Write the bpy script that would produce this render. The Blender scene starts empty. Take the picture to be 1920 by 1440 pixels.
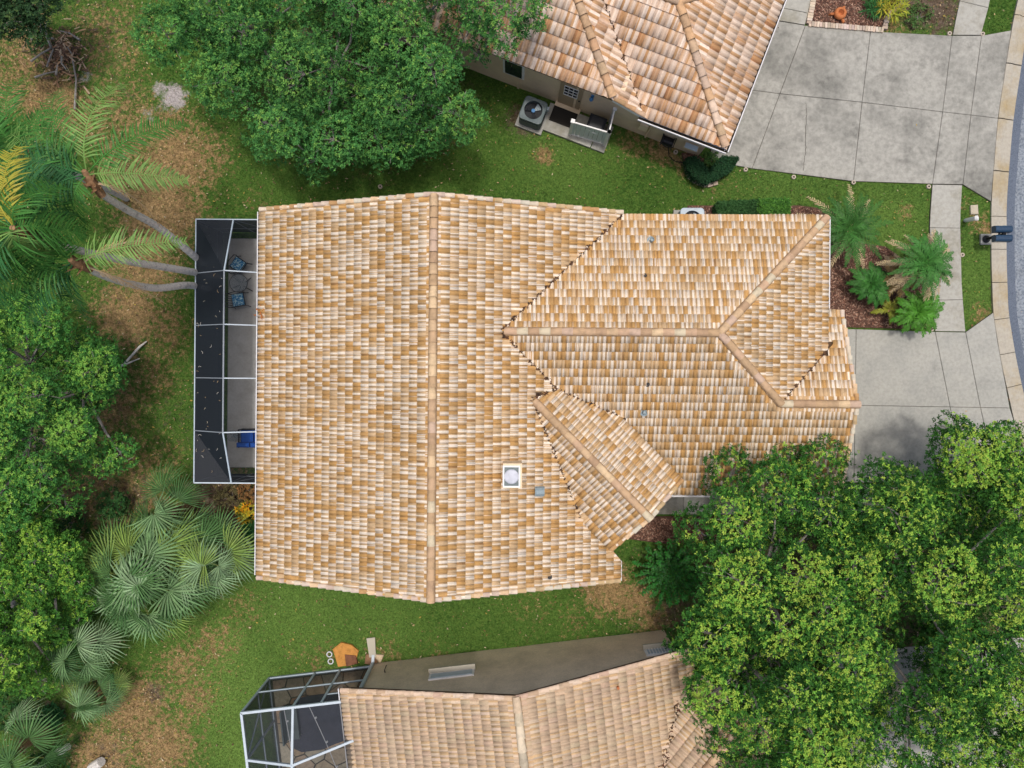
import bpy, math, random
import numpy as np
from mathutils import Vector, Matrix, Euler

random.seed(7); RNG = np.random.default_rng(11)
S = bpy.context.scene
COL = S.collection
R = math.radians

# ------------------------------------------------------------------ camera
H = 28.5            # drone height, m
F = 1344.0          # focal length in pixels of a 1920-wide frame
cam_d = bpy.data.cameras.new('camera'); cam = bpy.data.objects.new('camera', cam_d); COL.objects.link(cam)
cam.location = (0, 0, H); cam.rotation_euler = (0, 0, 0)
cam_d.sensor_width = 36.0; cam_d.lens = F / 1920 * 36.0; cam_d.shift_y = -20 / 1920
cam_d.clip_start = 0.5; cam_d.clip_end = 500
S.camera = cam
def P(u, v, z=0.0):
    """plan position of a point seen at photo pixel (u,v) whose height is z"""
    k = (H - z) / F
    return Vector(((u - 960) * k, (700 - v) * k, z))
def P2(u, v, z=0.0):
    p = P(u, v, z); return (p.x, p.y)

# ------------------------------------------------------------------ sky, sun, exposure
SUN_EL, SUN_AZ = R(84), R(14)
w = bpy.data.worlds.new('World'); S.world = w; w.use_nodes = True
nt = w.node_tree; nt.nodes.clear()
sky = nt.nodes.new('ShaderNodeTexSky'); sky.sky_type = 'NISHITA'; sky.sun_disc = False
sky.sun_elevation = SUN_EL; sky.sun_rotation = SUN_AZ; sky.dust_density = 6.0; sky.air_density = 1.0; sky.ozone_density = 1.0
bg = nt.nodes.new('ShaderNodeBackground'); bg.inputs['Strength'].default_value = 0.15
out = nt.nodes.new('ShaderNodeOutputWorld')
nt.links.new(sky.outputs[0], bg.inputs[0]); nt.links.new(bg.outputs[0], out.inputs[0])
sd = bpy.data.lights.new('sun', 'SUN'); sd.energy = 2.1; sd.angle = R(5); sd.color = (1.0, 0.95, 0.895)
so = bpy.data.objects.new('sun', sd); COL.objects.link(so); so.location = (0, 0, 60)
dv = Vector((math.sin(SUN_AZ) * math.cos(SUN_EL), math.cos(SUN_AZ) * math.cos(SUN_EL), math.sin(SUN_EL)))
so.rotation_euler = dv.to_track_quat('Z', 'Y').to_euler()
S.view_settings.view_transform = 'Standard'; S.view_settings.look = 'None'
S.view_settings.exposure = -0.10; S.view_settings.gamma = 1.0
S.view_settings.use_curve_mapping = False
S.cycles.max_bounces = 6; S.cycles.transparent_max_bounces = 12
S.cycles.diffuse_bounces = 5; S.cycles.glossy_bounces = 2; S.cycles.use_denoising = True
S.cycles.use_adaptive_sampling = True

# ------------------------------------------------------------------ helpers
def vary2(lo, hi, c): return vary(c, lo, hi)
def vary(c, lo, hi, hue=.04):
    k = random.uniform(lo, hi); return tuple(x * k * random.uniform(1 - hue, 1 + hue) for x in c)
LOC = {}      # object name -> position in its thing's frame
def tag(o, label, cat, group=None, kind=None):
    if label: o['label'] = label
    if cat: o['category'] = cat
    if group: o['group'] = group
    if kind: o['kind'] = kind
    return o
def struct(o):
    o['kind'] = 'structure'; return o
def thing(name, label, cat, loc=(0, 0, 0), rz=0.0, group=None, world=True):
    """Empty at the base. world=True: child geometry is given in world coordinates; else in the thing's own frame."""
    o = bpy.data.objects.new(name, None); COL.objects.link(o)
    o.empty_display_size = 0.2
    o.location = loc; o.rotation_euler = (0, 0, rz)
    LOC[o.name] = Vector(loc) if world else Vector((0, 0, 0))
    return tag(o, label, cat, group)
def link(name, me, mats, parent, pos=(0, 0, 0), rot=None):
    o = bpy.data.objects.new(name, me); COL.objects.link(o)
    if mats is not None and len(me.materials) == 0:
        for m in (mats if isinstance(mats, (list, tuple)) else [mats]): me.materials.append(m)
    pos = Vector(pos); LOC[o.name] = pos
    if parent is not None:
        o.parent = parent; o.location = pos - LOC[parent.name]
    else:
        o.location = pos
    if rot is not None:
        o.rotation_mode = 'QUATERNION'; o.rotation_quaternion = rot
    return o
def arr_mesh(name, V, Fq, tint=None, attr=None):
    """mesh from arrays: V (n,3), Fq (m,k)"""
    V = np.asarray(V, dtype=np.float32); Fq = np.asarray(Fq, dtype=np.int32)
    me = bpy.data.meshes.new(name); k = Fq.shape[1]; m = len(Fq)
    me.vertices.add(len(V)); me.vertices.foreach_set('co', V.ravel())
    me.loops.add(m * k); me.loops.foreach_set('vertex_index', Fq.ravel())
    me.polygons.add(m); me.polygons.foreach_set('loop_start', np.arange(0, m * k, k, dtype=np.int32))
    me.update(calc_edges=True)
    if tint is not None:
        a = me.attributes.new('tint', 'FLOAT_COLOR', 'FACE')
        t = np.ones((m, 4), dtype=np.float32); t[:, :3] = tint; a.data.foreach_set('color', t.ravel())
    return me
class MB:
    def __init__(s): s.v = []; s.f = []; s.t = []
    def add(s, vs, fs, tint=None):
        n = len(s.v); s.v.extend([tuple(v) for v in vs]); s.f.extend([tuple(i + n for i in f) for f in fs])
        s.t.extend([tint] * len(fs)); return s
    def box(s, c, d, rz=0.0, tint=None, M=None):
        x, y, z = d[0] / 2, d[1] / 2, d[2] / 2; ca, sa = math.cos(rz), math.sin(rz)
        vs = []
        for sx, sy, sz in ((-1,-1,-1),(1,-1,-1),(1,1,-1),(-1,1,-1),(-1,-1,1),(1,-1,1),(1,1,1),(-1,1,1)):
            p = Vector((sx * x, sy * y, sz * z))
            p = (M @ p) if M is not None else Vector((p.x * ca - p.y * sa, p.x * sa + p.y * ca, p.z))
            vs.append((c[0] + p.x, c[1] + p.y, c[2] + p.z))
        return s.add(vs, [(0,3,2,1),(4,5,6,7),(0,1,5,4),(1,2,6,5),(2,3,7,6),(3,0,4,7)], tint)
    def bar(s, a, b, wd, h=None, tint=None, up=(0, 0, 1)):
        a, b = Vector(a), Vector(b); h = h or wd; d = (b - a); L = d.length
        if L < 1e-5: return s
        d /= L; upv = Vector(up)
        if abs(d.dot(upv)) > .98: upv = Vector((1, 0, 0))
        sd_ = d.cross(upv).normalized(); u2 = sd_.cross(d)
        M = Matrix((sd_, d, u2)).transposed()
        return s.box((a + b) / 2, (wd, L, h), M=M, tint=tint)
    def tube(s, pts, rad, n=6, tint=None, cap=True):
        pts = [Vector(p) for p in pts]; m = len(pts)
        if not hasattr(rad, '__len__'): rad = [rad] * m
        rings = []; prev = None
        for i in range(m):
            d = (pts[min(i + 1, m - 1)] - pts[max(i - 1, 0)])
            if d.length < 1e-6: d = Vector((0, 0, 1))
            d.normalize()
            if prev is None:
                a = Vector((1, 0, 0)) if abs(d.x) < .8 else Vector((0, 1, 0))
            else: a = prev
            x = (a - d * a.dot(d)); x = x.normalized() if x.length > 1e-4 else d.orthogonal().normalized()
            y = d.cross(x); prev = x
            rings.append([pts[i] + (x * math.cos(2 * math.pi * k / n) + y * math.sin(2 * math.pi * k / n)) * rad[i] for k in range(n)])
        vs = [p for r in rings for p in r]; fs = []
        for i in range(m - 1):
            for k in range(n):
                k2 = (k + 1) % n
                fs.append((i * n + k, i * n + k2, (i + 1) * n + k2, (i + 1) * n + k))
        if cap: fs.append(tuple(range(n - 1, -1, -1))); fs.append(tuple((m - 1) * n + k for k in range(n)))
        return s.add(vs, fs, tint)
    def lathe(s, c, prof, n=16, tint=None):
        vs = []; fs = []; m = len(prof)
        for r, z in prof:
            for k in range(n):
                a = 2 * math.pi * k / n; vs.append((c[0] + r * math.cos(a), c[1] + r * math.sin(a), c[2] + z))
        for i in range(m - 1):
            for k in range(n):
                k2 = (k + 1) % n; fs.append((i * n + k, i * n + k2, (i + 1) * n + k2, (i + 1) * n + k))
        fs.append(tuple((m - 1) * n + k for k in range(n))); fs.append(tuple(range(n - 1, -1, -1)))
        return s.add(vs, fs, tint)
    def prism(s, poly, z0, z1, tint=None, inset=0.0, drop=0.0):
        """poly: 2D list; z1 may be a function of (x,y). A small chamfer with inset/drop."""
        n = len(poly); ar = sum(poly[i][0] * poly[(i + 1) % n][1] - poly[(i + 1) % n][0] * poly[i][1] for i in range(n))
        if ar < 0: poly = poly[::-1]
        zf = z1 if callable(z1) else (lambda x, y: z1)
        z0f = z0 if callable(z0) else (lambda x, y: z0)
        vs = [(x, y, z0f(x, y)) for x, y in poly]
        if inset > 0:
            cx = sum(p[0] for p in poly) / n; cy = sum(p[1] for p in poly) / n
            vs += [(x, y, zf(x, y) - drop) for x, y in poly]
            ins = inset_poly(poly, inset)
            vs += [(x, y, zf(x, y)) for x, y in ins]
            fs = [(i, (i + 1) % n, n + (i + 1) % n, n + i) for i in range(n)]
            fs += [(n + i, n + (i + 1) % n, 2 * n + (i + 1) % n, 2 * n + i) for i in range(n)]
            fs += [tuple(range(2 * n, 3 * n))]
        else:
            vs += [(x, y, zf(x, y)) for x, y in poly]
            fs = [(i, (i + 1) % n, n + (i + 1) % n, n + i) for i in range(n)] + [tuple(range(n, 2 * n))]
        fs.append(tuple(range(n - 1, -1, -1)))
        return s.add(vs, fs, tint)
    def mesh(s, name, center):
        me = bpy.data.meshes.new(name)
        c = Vector(center)
        me.from_pydata([(v[0] - c.x, v[1] - c.y, v[2] - c.z) for v in s.v], [], s.f)
        if any(t is not None for t in s.t):
            a = me.attributes.new('tint', 'FLOAT_COLOR', 'FACE')
            fl = []
            for t in s.t: fl.extend((*(t or (.5, .5, .5)), 1.0))
            a.data.foreach_set('color', fl)
        me.update(); return me
    def build(s, name, mats, parent=None, smooth=False):
        A = np.array(s.v); lo, hi = A.min(0), A.max(0)
        c = Vector(((lo[0] + hi[0]) / 2, (lo[1] + hi[1]) / 2, lo[2]))
        me = s.mesh(name, c)
        if smooth: me.polygons.foreach_set('use_smooth', [True] * len(me.polygons))
        return link(name, me, mats, parent, c)
def inset_poly(poly, d):
    n = len(poly); res = []
    for i in range(n):
        p0, p1, p2 = Vector(poly[i - 1]), Vector(poly[i]), Vector(poly[(i + 1) % n])
        e1 = (p1 - p0).normalized(); e2 = (p2 - p1).normalized()
        n1 = Vector((-e1.y, e1.x)); n2 = Vector((-e2.y, e2.x)); b = (n1 + n2)
        b = b / max(.2, b.length_squared) * 2 if b.length > .05 else n1
        q = p1 + b * d; res.append((q.x, q.y))
    return res
def inpoly(pts, poly):
    x, y = pts[:, 0], pts[:, 1]; c = np.zeros(len(pts), bool); n = len(poly)
    for i in range(n):
        x1, y1 = poly[i]; x2, y2 = poly[(i + 1) % n]
        if y1 == y2: continue
        c ^= ((y1 > y) != (y2 > y)) & (x < (x2 - x1) * (y - y1) / (y2 - y1) + x1)
    return c
def polydist(pts, poly):
    """signed distance to polygon edge (positive inside)"""
    d = np.full(len(pts), 1e9); n = len(poly)
    for i in range(n):
        a = np.array(poly[i]); b = np.array(poly[(i + 1) % n]); e = b - a
        t = np.clip(((pts - a) @ e) / (e @ e), 0, 1); q = a + t[:, None] * e
        d = np.minimum(d, np.hypot(*(pts - q).T))
    return np.where(inpoly(pts, poly), d, -d)

# ------------------------------------------------------------------ materials
def mat(name, col=(.5, .5, .5), rough=.75, attr=False, n1=None, n2=None, n3=None, bump=None, spec=.3, metal=0.0, transl=0.0):
    """n1/n2 = (scale, colour2, lo, hi, detail) noise layers in world space; bump = (scale, strength)"""
    m = bpy.data.materials.new(name); m.use_nodes = True; t = m.node_tree; N = t.nodes; L = t.links
    b = N['Principled BSDF']; b.inputs['Roughness'].default_value = rough; b.inputs['Metallic'].default_value = metal
    b.inputs['Specular IOR Level'].default_value = spec
    pos = N.new('ShaderNodeNewGeometry')
    if attr:
        a = N.new('ShaderNodeAttribute'); a.attribute_name = 'tint'; cur = a.outputs['Color']
    else:
        c = N.new('ShaderNodeRGB'); c.outputs[0].default_value = (*col, 1); cur = c.outputs[0]
    for nz in (n1, n2, n3):
        if nz is None: continue
        sc, c2, lo, hi, *rest = nz; det = rest[0] if rest else 4
        tx = N.new('ShaderNodeTexNoise'); tx.inputs['Scale'].default_value = sc; tx.inputs['Detail'].default_value = det
        tx.inputs['Roughness'].default_value = .65
        L.new(pos.outputs['Position'], tx.inputs['Vector'])
        mr = N.new('ShaderNodeMapRange'); mr.inputs[1].default_value = lo; mr.inputs[2].default_value = hi
        L.new(tx.outputs['Fac'], mr.inputs[0])
        mx = N.new('ShaderNodeMix'); mx.data_type = 'RGBA'
        if len(c2) == 1:
            mx.blend_type = 'MULTIPLY'; mx.inputs['B'].default_value = (c2[0], c2[0], c2[0], 1)
        else: mx.inputs['B'].default_value = (*c2, 1)
        L.new(mr.outputs[0], mx.inputs['Factor']); L.new(cur, mx.inputs['A']); cur = mx.outputs['Result']
    L.new(cur, b.inputs['Base Color'])
    if bump:
        tx = N.new('ShaderNodeTexNoise'); tx.inputs['Scale'].default_value = bump[0]; tx.inputs['Detail'].default_value = 3
        L.new(pos.outputs['Position'], tx.inputs['Vector'])
        bp = N.new('ShaderNodeBump'); bp.inputs['Strength'].default_value = bump[1]; bp.inputs['Distance'].default_value = .02
        L.new(tx.outputs['Fac'], bp.inputs['Height']); L.new(bp.outputs[0], b.inputs['Normal'])
    if transl > 0:
        tr = N.new('ShaderNodeBsdfTranslucent'); L.new(cur, tr.inputs['Color'])
        ms = N.new('ShaderNodeMixShader'); ms.inputs[0].default_value = transl
        L.new(b.outputs[0], ms.inputs[1]); L.new(tr.outputs[0], ms.inputs[2])
        L.new(ms.outputs[0], N['Material Output'].inputs[0])
    return m
def screen_mat(name, opac, col):
    m = bpy.data.materials.new(name); m.use_nodes = True; t = m.node_tree; N = t.nodes; L = t.links
    b = N['Principled BSDF']; b.inputs['Base Color'].default_value = (*col, 1); b.inputs['Roughness'].default_value = .7
    tr = N.new('ShaderNodeBsdfTransparent'); ms = N.new('ShaderNodeMixShader'); ms.inputs[0].default_value = opac
    L.new(tr.outputs[0], ms.inputs[1]); L.new(b.outputs[0], ms.inputs[2]); L.new(ms.outputs[0], N['Material Output'].inputs[0])
    return m
M = {}
M['tile'] = mat('roof_tile', attr=True, rough=.85, spec=.15, n1=(.55, (.86,), .45, .7, 6), n2=(14, (.74,), .48, .8, 6), bump=(90, .25))
M['cap'] = mat('ridge_cap', attr=True, rough=.85, spec=.15, n1=(5, (.66,), .45, .75, 6), n2=(70, (.85,), .4, .8), bump=(60, .2))
M['deck'] = mat('roof_deck', (.10, .06, .035), .9)
M['mortar'] = mat('mortar', (.30, .20, .115), .9, n1=(30, (.6,), .4, .7))
M['debris'] = mat('leaf_debris', attr=True, rough=.9)
M['stucco'] = mat('stucco_tan', (.76, .61, .42), .9, n1=(1.2, (.8,), .45, .75), n2=(40, (.9,), .4, .7), bump=(120, .3))
M['stucco_s'] = mat('stucco_taupe', (.82, .67, .49), .9, n1=(1.1, (.72,), .4, .75, 7), n2=(18, (.8,), .4, .7, 6), bump=(120, .3))
M['stucco_m'] = mat('stucco_cream', (.5, .41, .29), .9, n1=(1.2, (.8,), .45, .75), bump=(120, .3))
M['white'] = mat('white_paint', (.78, .78, .76), .5, n1=(6, (.8,), .5, .8))
M['vinyl'] = mat('vinyl_pale', (.60, .66, .68), .45, n1=(8, (.85,), .5, .8))
M['gutter'] = mat('gutter_white', (.66, .66, .68), .45, n1=(4, (.6,), .5, .8))
M['gutterdirt'] = mat('gutter_leaf_litter', (.035, .028, .02), .95)
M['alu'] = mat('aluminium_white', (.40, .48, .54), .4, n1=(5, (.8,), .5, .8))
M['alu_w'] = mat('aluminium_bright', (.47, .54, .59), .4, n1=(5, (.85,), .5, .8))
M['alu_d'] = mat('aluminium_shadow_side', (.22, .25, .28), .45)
M['screen_roof'] = screen_mat('screen_roof', .15, (.012, .022, .036))
M['screen_wall'] = screen_mat('screen_wall', .95, (.004, .009, .016))
M['screen_old'] = screen_mat('screen_steep', .88, (.003, .007, .013))
M['screen_pool'] = screen_mat('screen_pool', .42, (.018, .026, .032))
M['screen_poolwall'] = screen_mat('screen_poolwall', .72, (.02, .028, .03))
M['glass'] = mat('dark_glass', (.015, .02, .03), .08, spec=.6)
M['conc_old'] = mat('concrete_stained', (.36, .355, .318), .85, n1=(.45, (.19, .19, .17), .44, .68, 8), n2=(5, (.66,), .4, .72, 8), n3=(1.5, (.58,), .56, .74, 9), bump=(60, .25))
M['conc'] = mat('concrete_clean', (.37, .368, .33), .85, n1=(.8, (.30, .305, .28), .42, .7, 8), n2=(8, (.78,), .4, .75, 7), n3=(1.1, (.72,), .58, .78, 9), bump=(60, .25))
M['walk'] = mat('concrete_walk', (.385, .38, .34), .85, n1=(.9, (.25, .235, .18), .46, .7, 8), n2=(7, (.75,), .4, .75, 7), bump=(60, .25))
M['kerb'] = mat('concrete_kerb', (.41, .38, .315), .85, n1=(.5, (.36, .28, .15), .48, .68, 5), n2=(9, (.8,), .4, .75), bump=(60, .25))
M['joint'] = mat('joint_dirt', (.075, .068, .055), .95)
M['slab'] = mat('lanai_slab', (.52, .53, .52), .8, n1=(2, (.42, .42, .40), .4, .7), n2=(14, (.85,), .4, .75))
M['asphalt'] = mat('asphalt', (.27, .30, .33), .9, n1=(11, (.09, .12, .165), .42, .66, 8), n2=(1.2, (.75,), .45, .7), bump=(70, .6))
M['asphalt_e'] = mat('asphalt_edge', (.13, .155, .20), .9, n1=(22, (.07, .09, .12), .42, .68, 6), bump=(70, .6))
M['mulch'] = mat('mulch_soil', (.095, .05, .036), .95, n1=(18, (.17, .095, .065), .5, .72, 6), n2=(5, (.55,), .45, .7), bump=(40, .8))
M['chip'] = mat('mulch_chip', attr=True, rough=.9)
M['leaf'] = mat('leaf', attr=True, rough=.6, spec=.10, n1=(.8, (.68,), .45, .7), transl=.12)
M['frond'] = mat('palm_leaf', attr=True, rough=.5, spec=.16, n1=(2.5, (.72,), .45, .7), transl=.12)
M['bark'] = mat('bark_grey', (.32, .30, .27), .9, n1=(6, (.5,), .4, .65), n2=(30, (.7,), .4, .7), bump=(25, .6))
M['palmtrunk'] = mat('palm_trunk', (.66, .63, .58), .85, n1=(5, (.30, .29, .27), .54, .72), n2=(22, (.7,), .4, .7), bump=(20, .6))
M['boot'] = mat('palm_boot', (.33, .19, .10), .85, n1=(12, (.5,), .4, .7))
M['deadfrond'] = mat('dead_frond', attr=True, rough=.8)
M['acbody'] = mat('ac_grey_green', (.10, .135, .14), .45, n1=(8, (.8,), .4, .7), spec=.4)
M['acdark'] = mat('ac_inside', (.012, .014, .018), .6)
M['blue'] = mat('blue_paint', (.06, .20, .42), .5)
M['bluecush'] = mat('blue_cushion', (.014, .10, .48), .8, n1=(9, (.75,), .4, .7))
M['patcush'] = mat('patterned_cushion', (.03, .22, .48), .85, n1=(16, (.50, .76, .82), .50, .58, 2))
M['black'] = mat('black_metal', (.012, .012, .014), .45)
M['binblack'] = mat('bin_plastic', (.018, .02, .025), .4)
M['mail'] = mat('mailbox_blue', (.018, .05, .10), .35, n1=(20, (.7,), .4, .7), spec=.5)
M['terracotta'] = mat('terracotta', (.50, .17, .06), .8, n1=(15, (.7,), .4, .7))
M['brick'] = mat('edging_brick', attr=True, rough=.9, n1=(25, (.75,), .4, .7))
M['lid'] = mat('utility_lid', (.46, .41, .31), .8, n1=(15, (.8,), .4, .7))
M['pvc'] = mat('pvc_pale', (.60, .66, .64), .4)
M['ring'] = mat('concrete_ring', (.50, .43, .35), .85)
M['vent'] = mat('vent_metal', (.24, .31, .34), .4, n1=(20, (.7,), .4, .7))
M['lead'] = mat('vent_lead', (.05, .05, .052), .6)
M['poolwater'] = mat('pool_cover', (.055, .06, .095), .5, n1=(30, (.022, .025, .045), .4, .65, 4), n2=(4, (.8,), .4, .7))
M['stone'] = mat('flagstone', attr=True, rough=.8, n1=(7, (.65,), .45, .7), n2=(30, (.8,), .4, .7))
M['door'] = mat('door_tan', (.36, .28, .18), .7)
M['garagedoor'] = mat('garage_door', (.62, .56, .46), .6)
M['rubber'] = mat('door_mat', (.022, .02, .017), .95)
M['wire'] = mat('wire_white', (.6, .62, .64), .5)
M['bulb'] = mat('bulb_glass', (.75, .78, .8), .2)
M['splash'] = mat('splash_block', (.44, .41, .33), .85)
M['skydome'] = mat('skylight_dome', (.52, .54, .60), .5, n1=(6, (.8,), .4, .7))
M['glasstop'] = screen_mat('glass_top', .35, (.25, .30, .33))

# ================================================================== GROUND
DRY = [(200,80,110,.45),(230,230,110,.5),(30,30,90,.5),(150,220,80,.5),(20,160,80,.6),  # (u, v, radius px, amount) real patches of dead grass
    (330,300,95,.75),(250,330,90,.6),(300,400,95,.85),(270,500,90,.7),(240,590,80,.75),(300,620,70,.55),(280,700,80,.45),
    (95,190,70,.85),(60,110,60,.6),(30,80,50,.6),(140,120,70,.35),(210,200,60,.45),(320,230,70,.5),(390,290,60,.55),
    (200,760,90,.6),(300,850,60,.35),(150,900,120,.6),(250,900,110,.5),(340,1250,60,.55),(250,1330,80,.75),(300,1400,80,.75),
    (190,1420,70,.8),(360,1310,60,.55),(400,1210,55,.5),(450,1140,50,.35),(1020,290,22,.75),(1140,1105,60,.75),(1195,1130,50,.7),
    (1230,1165,45,.6),(1190,265,40,.5),(1250,275,45,.7),(1095,195,30,.3),(1700,395,18,.6),(1850,430,22,.7),(1835,415,25,.5),
    (1840,590,25,.6),(1815,385,20,.4),(700,300,60,.2),(1000,1140,60,.25),(1080,1160,50,.3),(600,1235,40,.35),(560,1225,30,.3),
    (1660,60,60,.5),(720,1235,50,.4),(820,1225,40,.3),(440,930,60,.7),(430,1010,60,.4),(1290,310,30,.5),(1350,350,60,.2),(480,380,40,.3)]
DIRT = [(170,60,150,.42),(60,60,120,.4),(220,180,110,.36),(230,600,240,.32),(200,320,190,.26),(300,800,150,.36),(120,250,120,.3),(300,450,120,.22),(330,1010,90,.4),(180,780,120,.45),(300,1310,24,.4),(115,95,45,.8),(110,120,40,.7),(150,900,150,.55),
    (60,860,160,.6),(230,950,100,.6),(400,950,80,.9),(450,960,60,.9),(120,1300,120,.5),(60,1350,120,.5),(1260,1150,50,.7),(1500,1150,330,.7),
    (1750,1200,330,.6),(1480,1300,200,.6),(420,130,120,.3),(640,150,220,.6),(800,200,150,.5),(1280,300,25,.6),(980,225,40,.8),(290,1300,30,.7),(260,640,25,.5),
    (1760,15,60,.9),(1720,20,50,.8),(200,1420,60,.5)]
SAND = [(325,182,30,.9),(296,165,20,.7),(276,214,24,.5),(163,138,18,.6),(150,150,14,.4)]
BRIGHT = [(560,1150,150,.4),(450,1300,110,.6),(480,1400,110,.65),(700,1170,120,.3),(430,1220,80,.5),(1050,280,90,.35),(1660,430,110,.35),(1830,540,60,.35),
    (1500,350,120,.2),(200,90,60,.25),(1840,470,50,.3),(900,1170,180,.12)]
def fields(X, Y):
    res = []
    u = X * F / H + 960; v = 700 - Y * F / H
    for L_ in (DRY, DIRT, BRIGHT, SAND):
        a = np.zeros_like(X)
        for (cu, cv, r, k) in L_:
            a = np.maximum(a, k * np.exp(-(((u - cu) ** 2 + (v - cv) ** 2) / (r * r)) ** 1.2))
        res.append(a)
    return res
def lawn_mat(name, blade):
    m = bpy.data.materials.new(name); m.use_nodes = True; t = m.node_tree; N = t.nodes; L = t.links
    b = N['Principled BSDF']; b.inputs['Roughness'].default_value = .8; b.inputs['Specular IOR Level'].default_value = .04
    at = N.new('ShaderNodeAttribute'); at.attribute_name = 'ground'
    sp = N.new('ShaderNodeSeparateColor'); L.new(at.outputs['Color'], sp.inputs[0])
    pos = N.new('ShaderNodeNewGeometry')
    def noise(sc, det=4, ro=.6):
        x = N.new('ShaderNodeTexNoise'); x.inputs['Scale'].default_value = sc; x.inputs['Detail'].default_value = det; x.inputs['Roughness'].default_value = ro
        L.new(pos.outputs['Position'], x.inputs['Vector']); return x.outputs['Fac']
    def mrange(x, lo, hi, a=0, c=1):
        q = N.new('ShaderNodeMapRange'); q.inputs[1].default_value = lo; q.inputs[2].default_value = hi
        q.inputs[3].default_value = a; q.inputs[4].default_value = c; L.new(x, q.inputs[0]); return q.outputs[0]
    def mix(f, a, c, mode='MIX'):
        q = N.new('ShaderNodeMix'); q.data_type = 'RGBA'; q.blend_type = mode
        if hasattr(f, 'links'): L.new(f, q.inputs['Factor'])
        else: q.inputs['Factor'].default_value = f
        for nm, val in (('A', a), ('B', c)):
            if isinstance(val, tuple): q.inputs[nm].default_value = (*val, 1)
            else: L.new(val, q.inputs[nm])
        return q.outputs['Result']
    def add(x, y, k=1.0):
        q = N.new('ShaderNodeMath'); q.operation = 'MULTIPLY_ADD'; L.new(y, q.inputs[0]); q.inputs[1].default_value = k; L.new(x, q.inputs[2]); return q.outputs[0]
    g = mix(mrange(noise(.45, 5), .35, .68), (.040, .102, .018), (.070, .148, .027))
    g = mix(mrange(noise(9, 5, .7), .4, .7), g, (.105, .18, .035))
    g = mix(sp.outputs['Blue'], g, (.165, .27, .06))
    fine = noise(15, 7, .82)
    n_mid = noise(5.5, 7, .8)
    dry = add(sp.outputs['Red'], n_mid, 2.8)
    g = mix(mrange(dry, 1.72, 2.02), g, mix(mrange(noise(8, 7, .8), .38, .62), (.42, .28, .135), (.16, .115, .05)))
    dirt = add(sp.outputs['Green'], noise(4.2, 8, .8), 2.2)
    g = mix(mrange(dirt, 1.5, 1.85), g, mix(mrange(noise(5, 5), .35, .7), (.085, .058, .036), (.18, .14, .105)))
    sand = add(at.outputs['Alpha'], noise(4.0, 7, .78), 1.6)
    g = mix(mrange(sand, 1.2, 1.5), g, (.42, .385, .37))
    k = mrange(fine, .30, .72, .28, 1.62)
    cv = N.new('ShaderNodeCombineColor'); [L.new(k, cv.inputs[i]) for i in range(3)]
    g = mix(1.0, g, cv.outputs[0], 'MULTIPLY')
    L.new(g, b.inputs['Base Color'])
    if not blade:
        bp = N.new('ShaderNodeBump'); bp.inputs['Strength'].default_value = .9; bp.inputs['Distance'].default_value = .05
        L.new(noise(32, 5, .7), bp.inputs['Height']); L.new(bp.outputs[0], b.inputs['Normal'])
    else:
        tr = N.new('ShaderNodeBsdfTranslucent'); L.new(g, tr.inputs['Color'])
        ms = N.new('ShaderNodeMixShader'); ms.inputs[0].default_value = .2
        L.new(b.outputs[0], ms.inputs[1]); L.new(tr.outputs[0], ms.inputs[2]); L.new(ms.outputs[0], N['Material Output'].inputs[0])
    return m
M['lawn'] = lawn_mat('lawn', False); M['blade'] = lawn_mat('grass_blade', True)
def relief(X, Y):
    return -.05 + .018 * np.sin(X * 1.3 + .5 * Y) * np.cos(Y * 1.1) + .012 * np.sin(X * 3.1 + 1) * np.sin(Y * 2.7)
def make_ground():
    xs = np.concatenate([[-250, -120, -60, -38], np.arange(-28, 28.01, .3), [38, 60, 120, 250]])
    ys = np.concatenate([[-250, -120, -60, -34], np.arange(-21, 21.01, .3), [34, 60, 120, 250]])
    X, Y = np.meshgrid(xs, ys); nx, ny = len(xs), len(ys)
    Z = relief(X, Y)
    V = np.stack([X.ravel(), Y.ravel(), Z.ravel()], 1)
    i = np.arange(nx * ny).reshape(ny, nx)
    Fq = np.stack([i[:-1, :-1].ravel(), i[:-1, 1:].ravel(), i[1:, 1:].ravel(), i[1:, :-1].ravel()], 1)
    me = arr_mesh('ground', V, Fq)
    d, e, b, sd_ = fields(X.ravel(), Y.ravel())
    a = me.attributes.new('ground', 'FLOAT_COLOR', 'POINT')
    a.data.foreach_set('color', np.stack([d, e, b, sd_], 1).astype(np.float32).ravel())
    return struct(link('ground', me, M['lawn'], None))
make_ground()

# ---------------------------------------------------------------- paving (pixel plan at ground level)
PAVED = []
def pv(pts): return [P2(u, v) for u, v in pts]
def slabs(owner, quads, material, z0=-.08, z1=.022, gap=.009, name='concrete_slab'):
    for q in quads:
        poly = pv(q); PAVED.append(poly)
        n = len(poly); ar = sum(poly[i][0] * poly[(i + 1) % n][1] - poly[(i + 1) % n][0] * poly[i][1] for i in range(n))
        if ar < 0: poly = poly[::-1]
        poly = inset_poly(poly, gap)
        MB().prism(poly, z0, z1 + random.uniform(-.003, .003), inset=.012, drop=.008).build(name, material, owner)
def base_sheet(name, pts, z=-.004):
    poly = pv(pts); o = MB().prism(poly, z - .08, z).build(name, M['joint']); struct(o); PAVED.append(poly); return o
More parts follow.
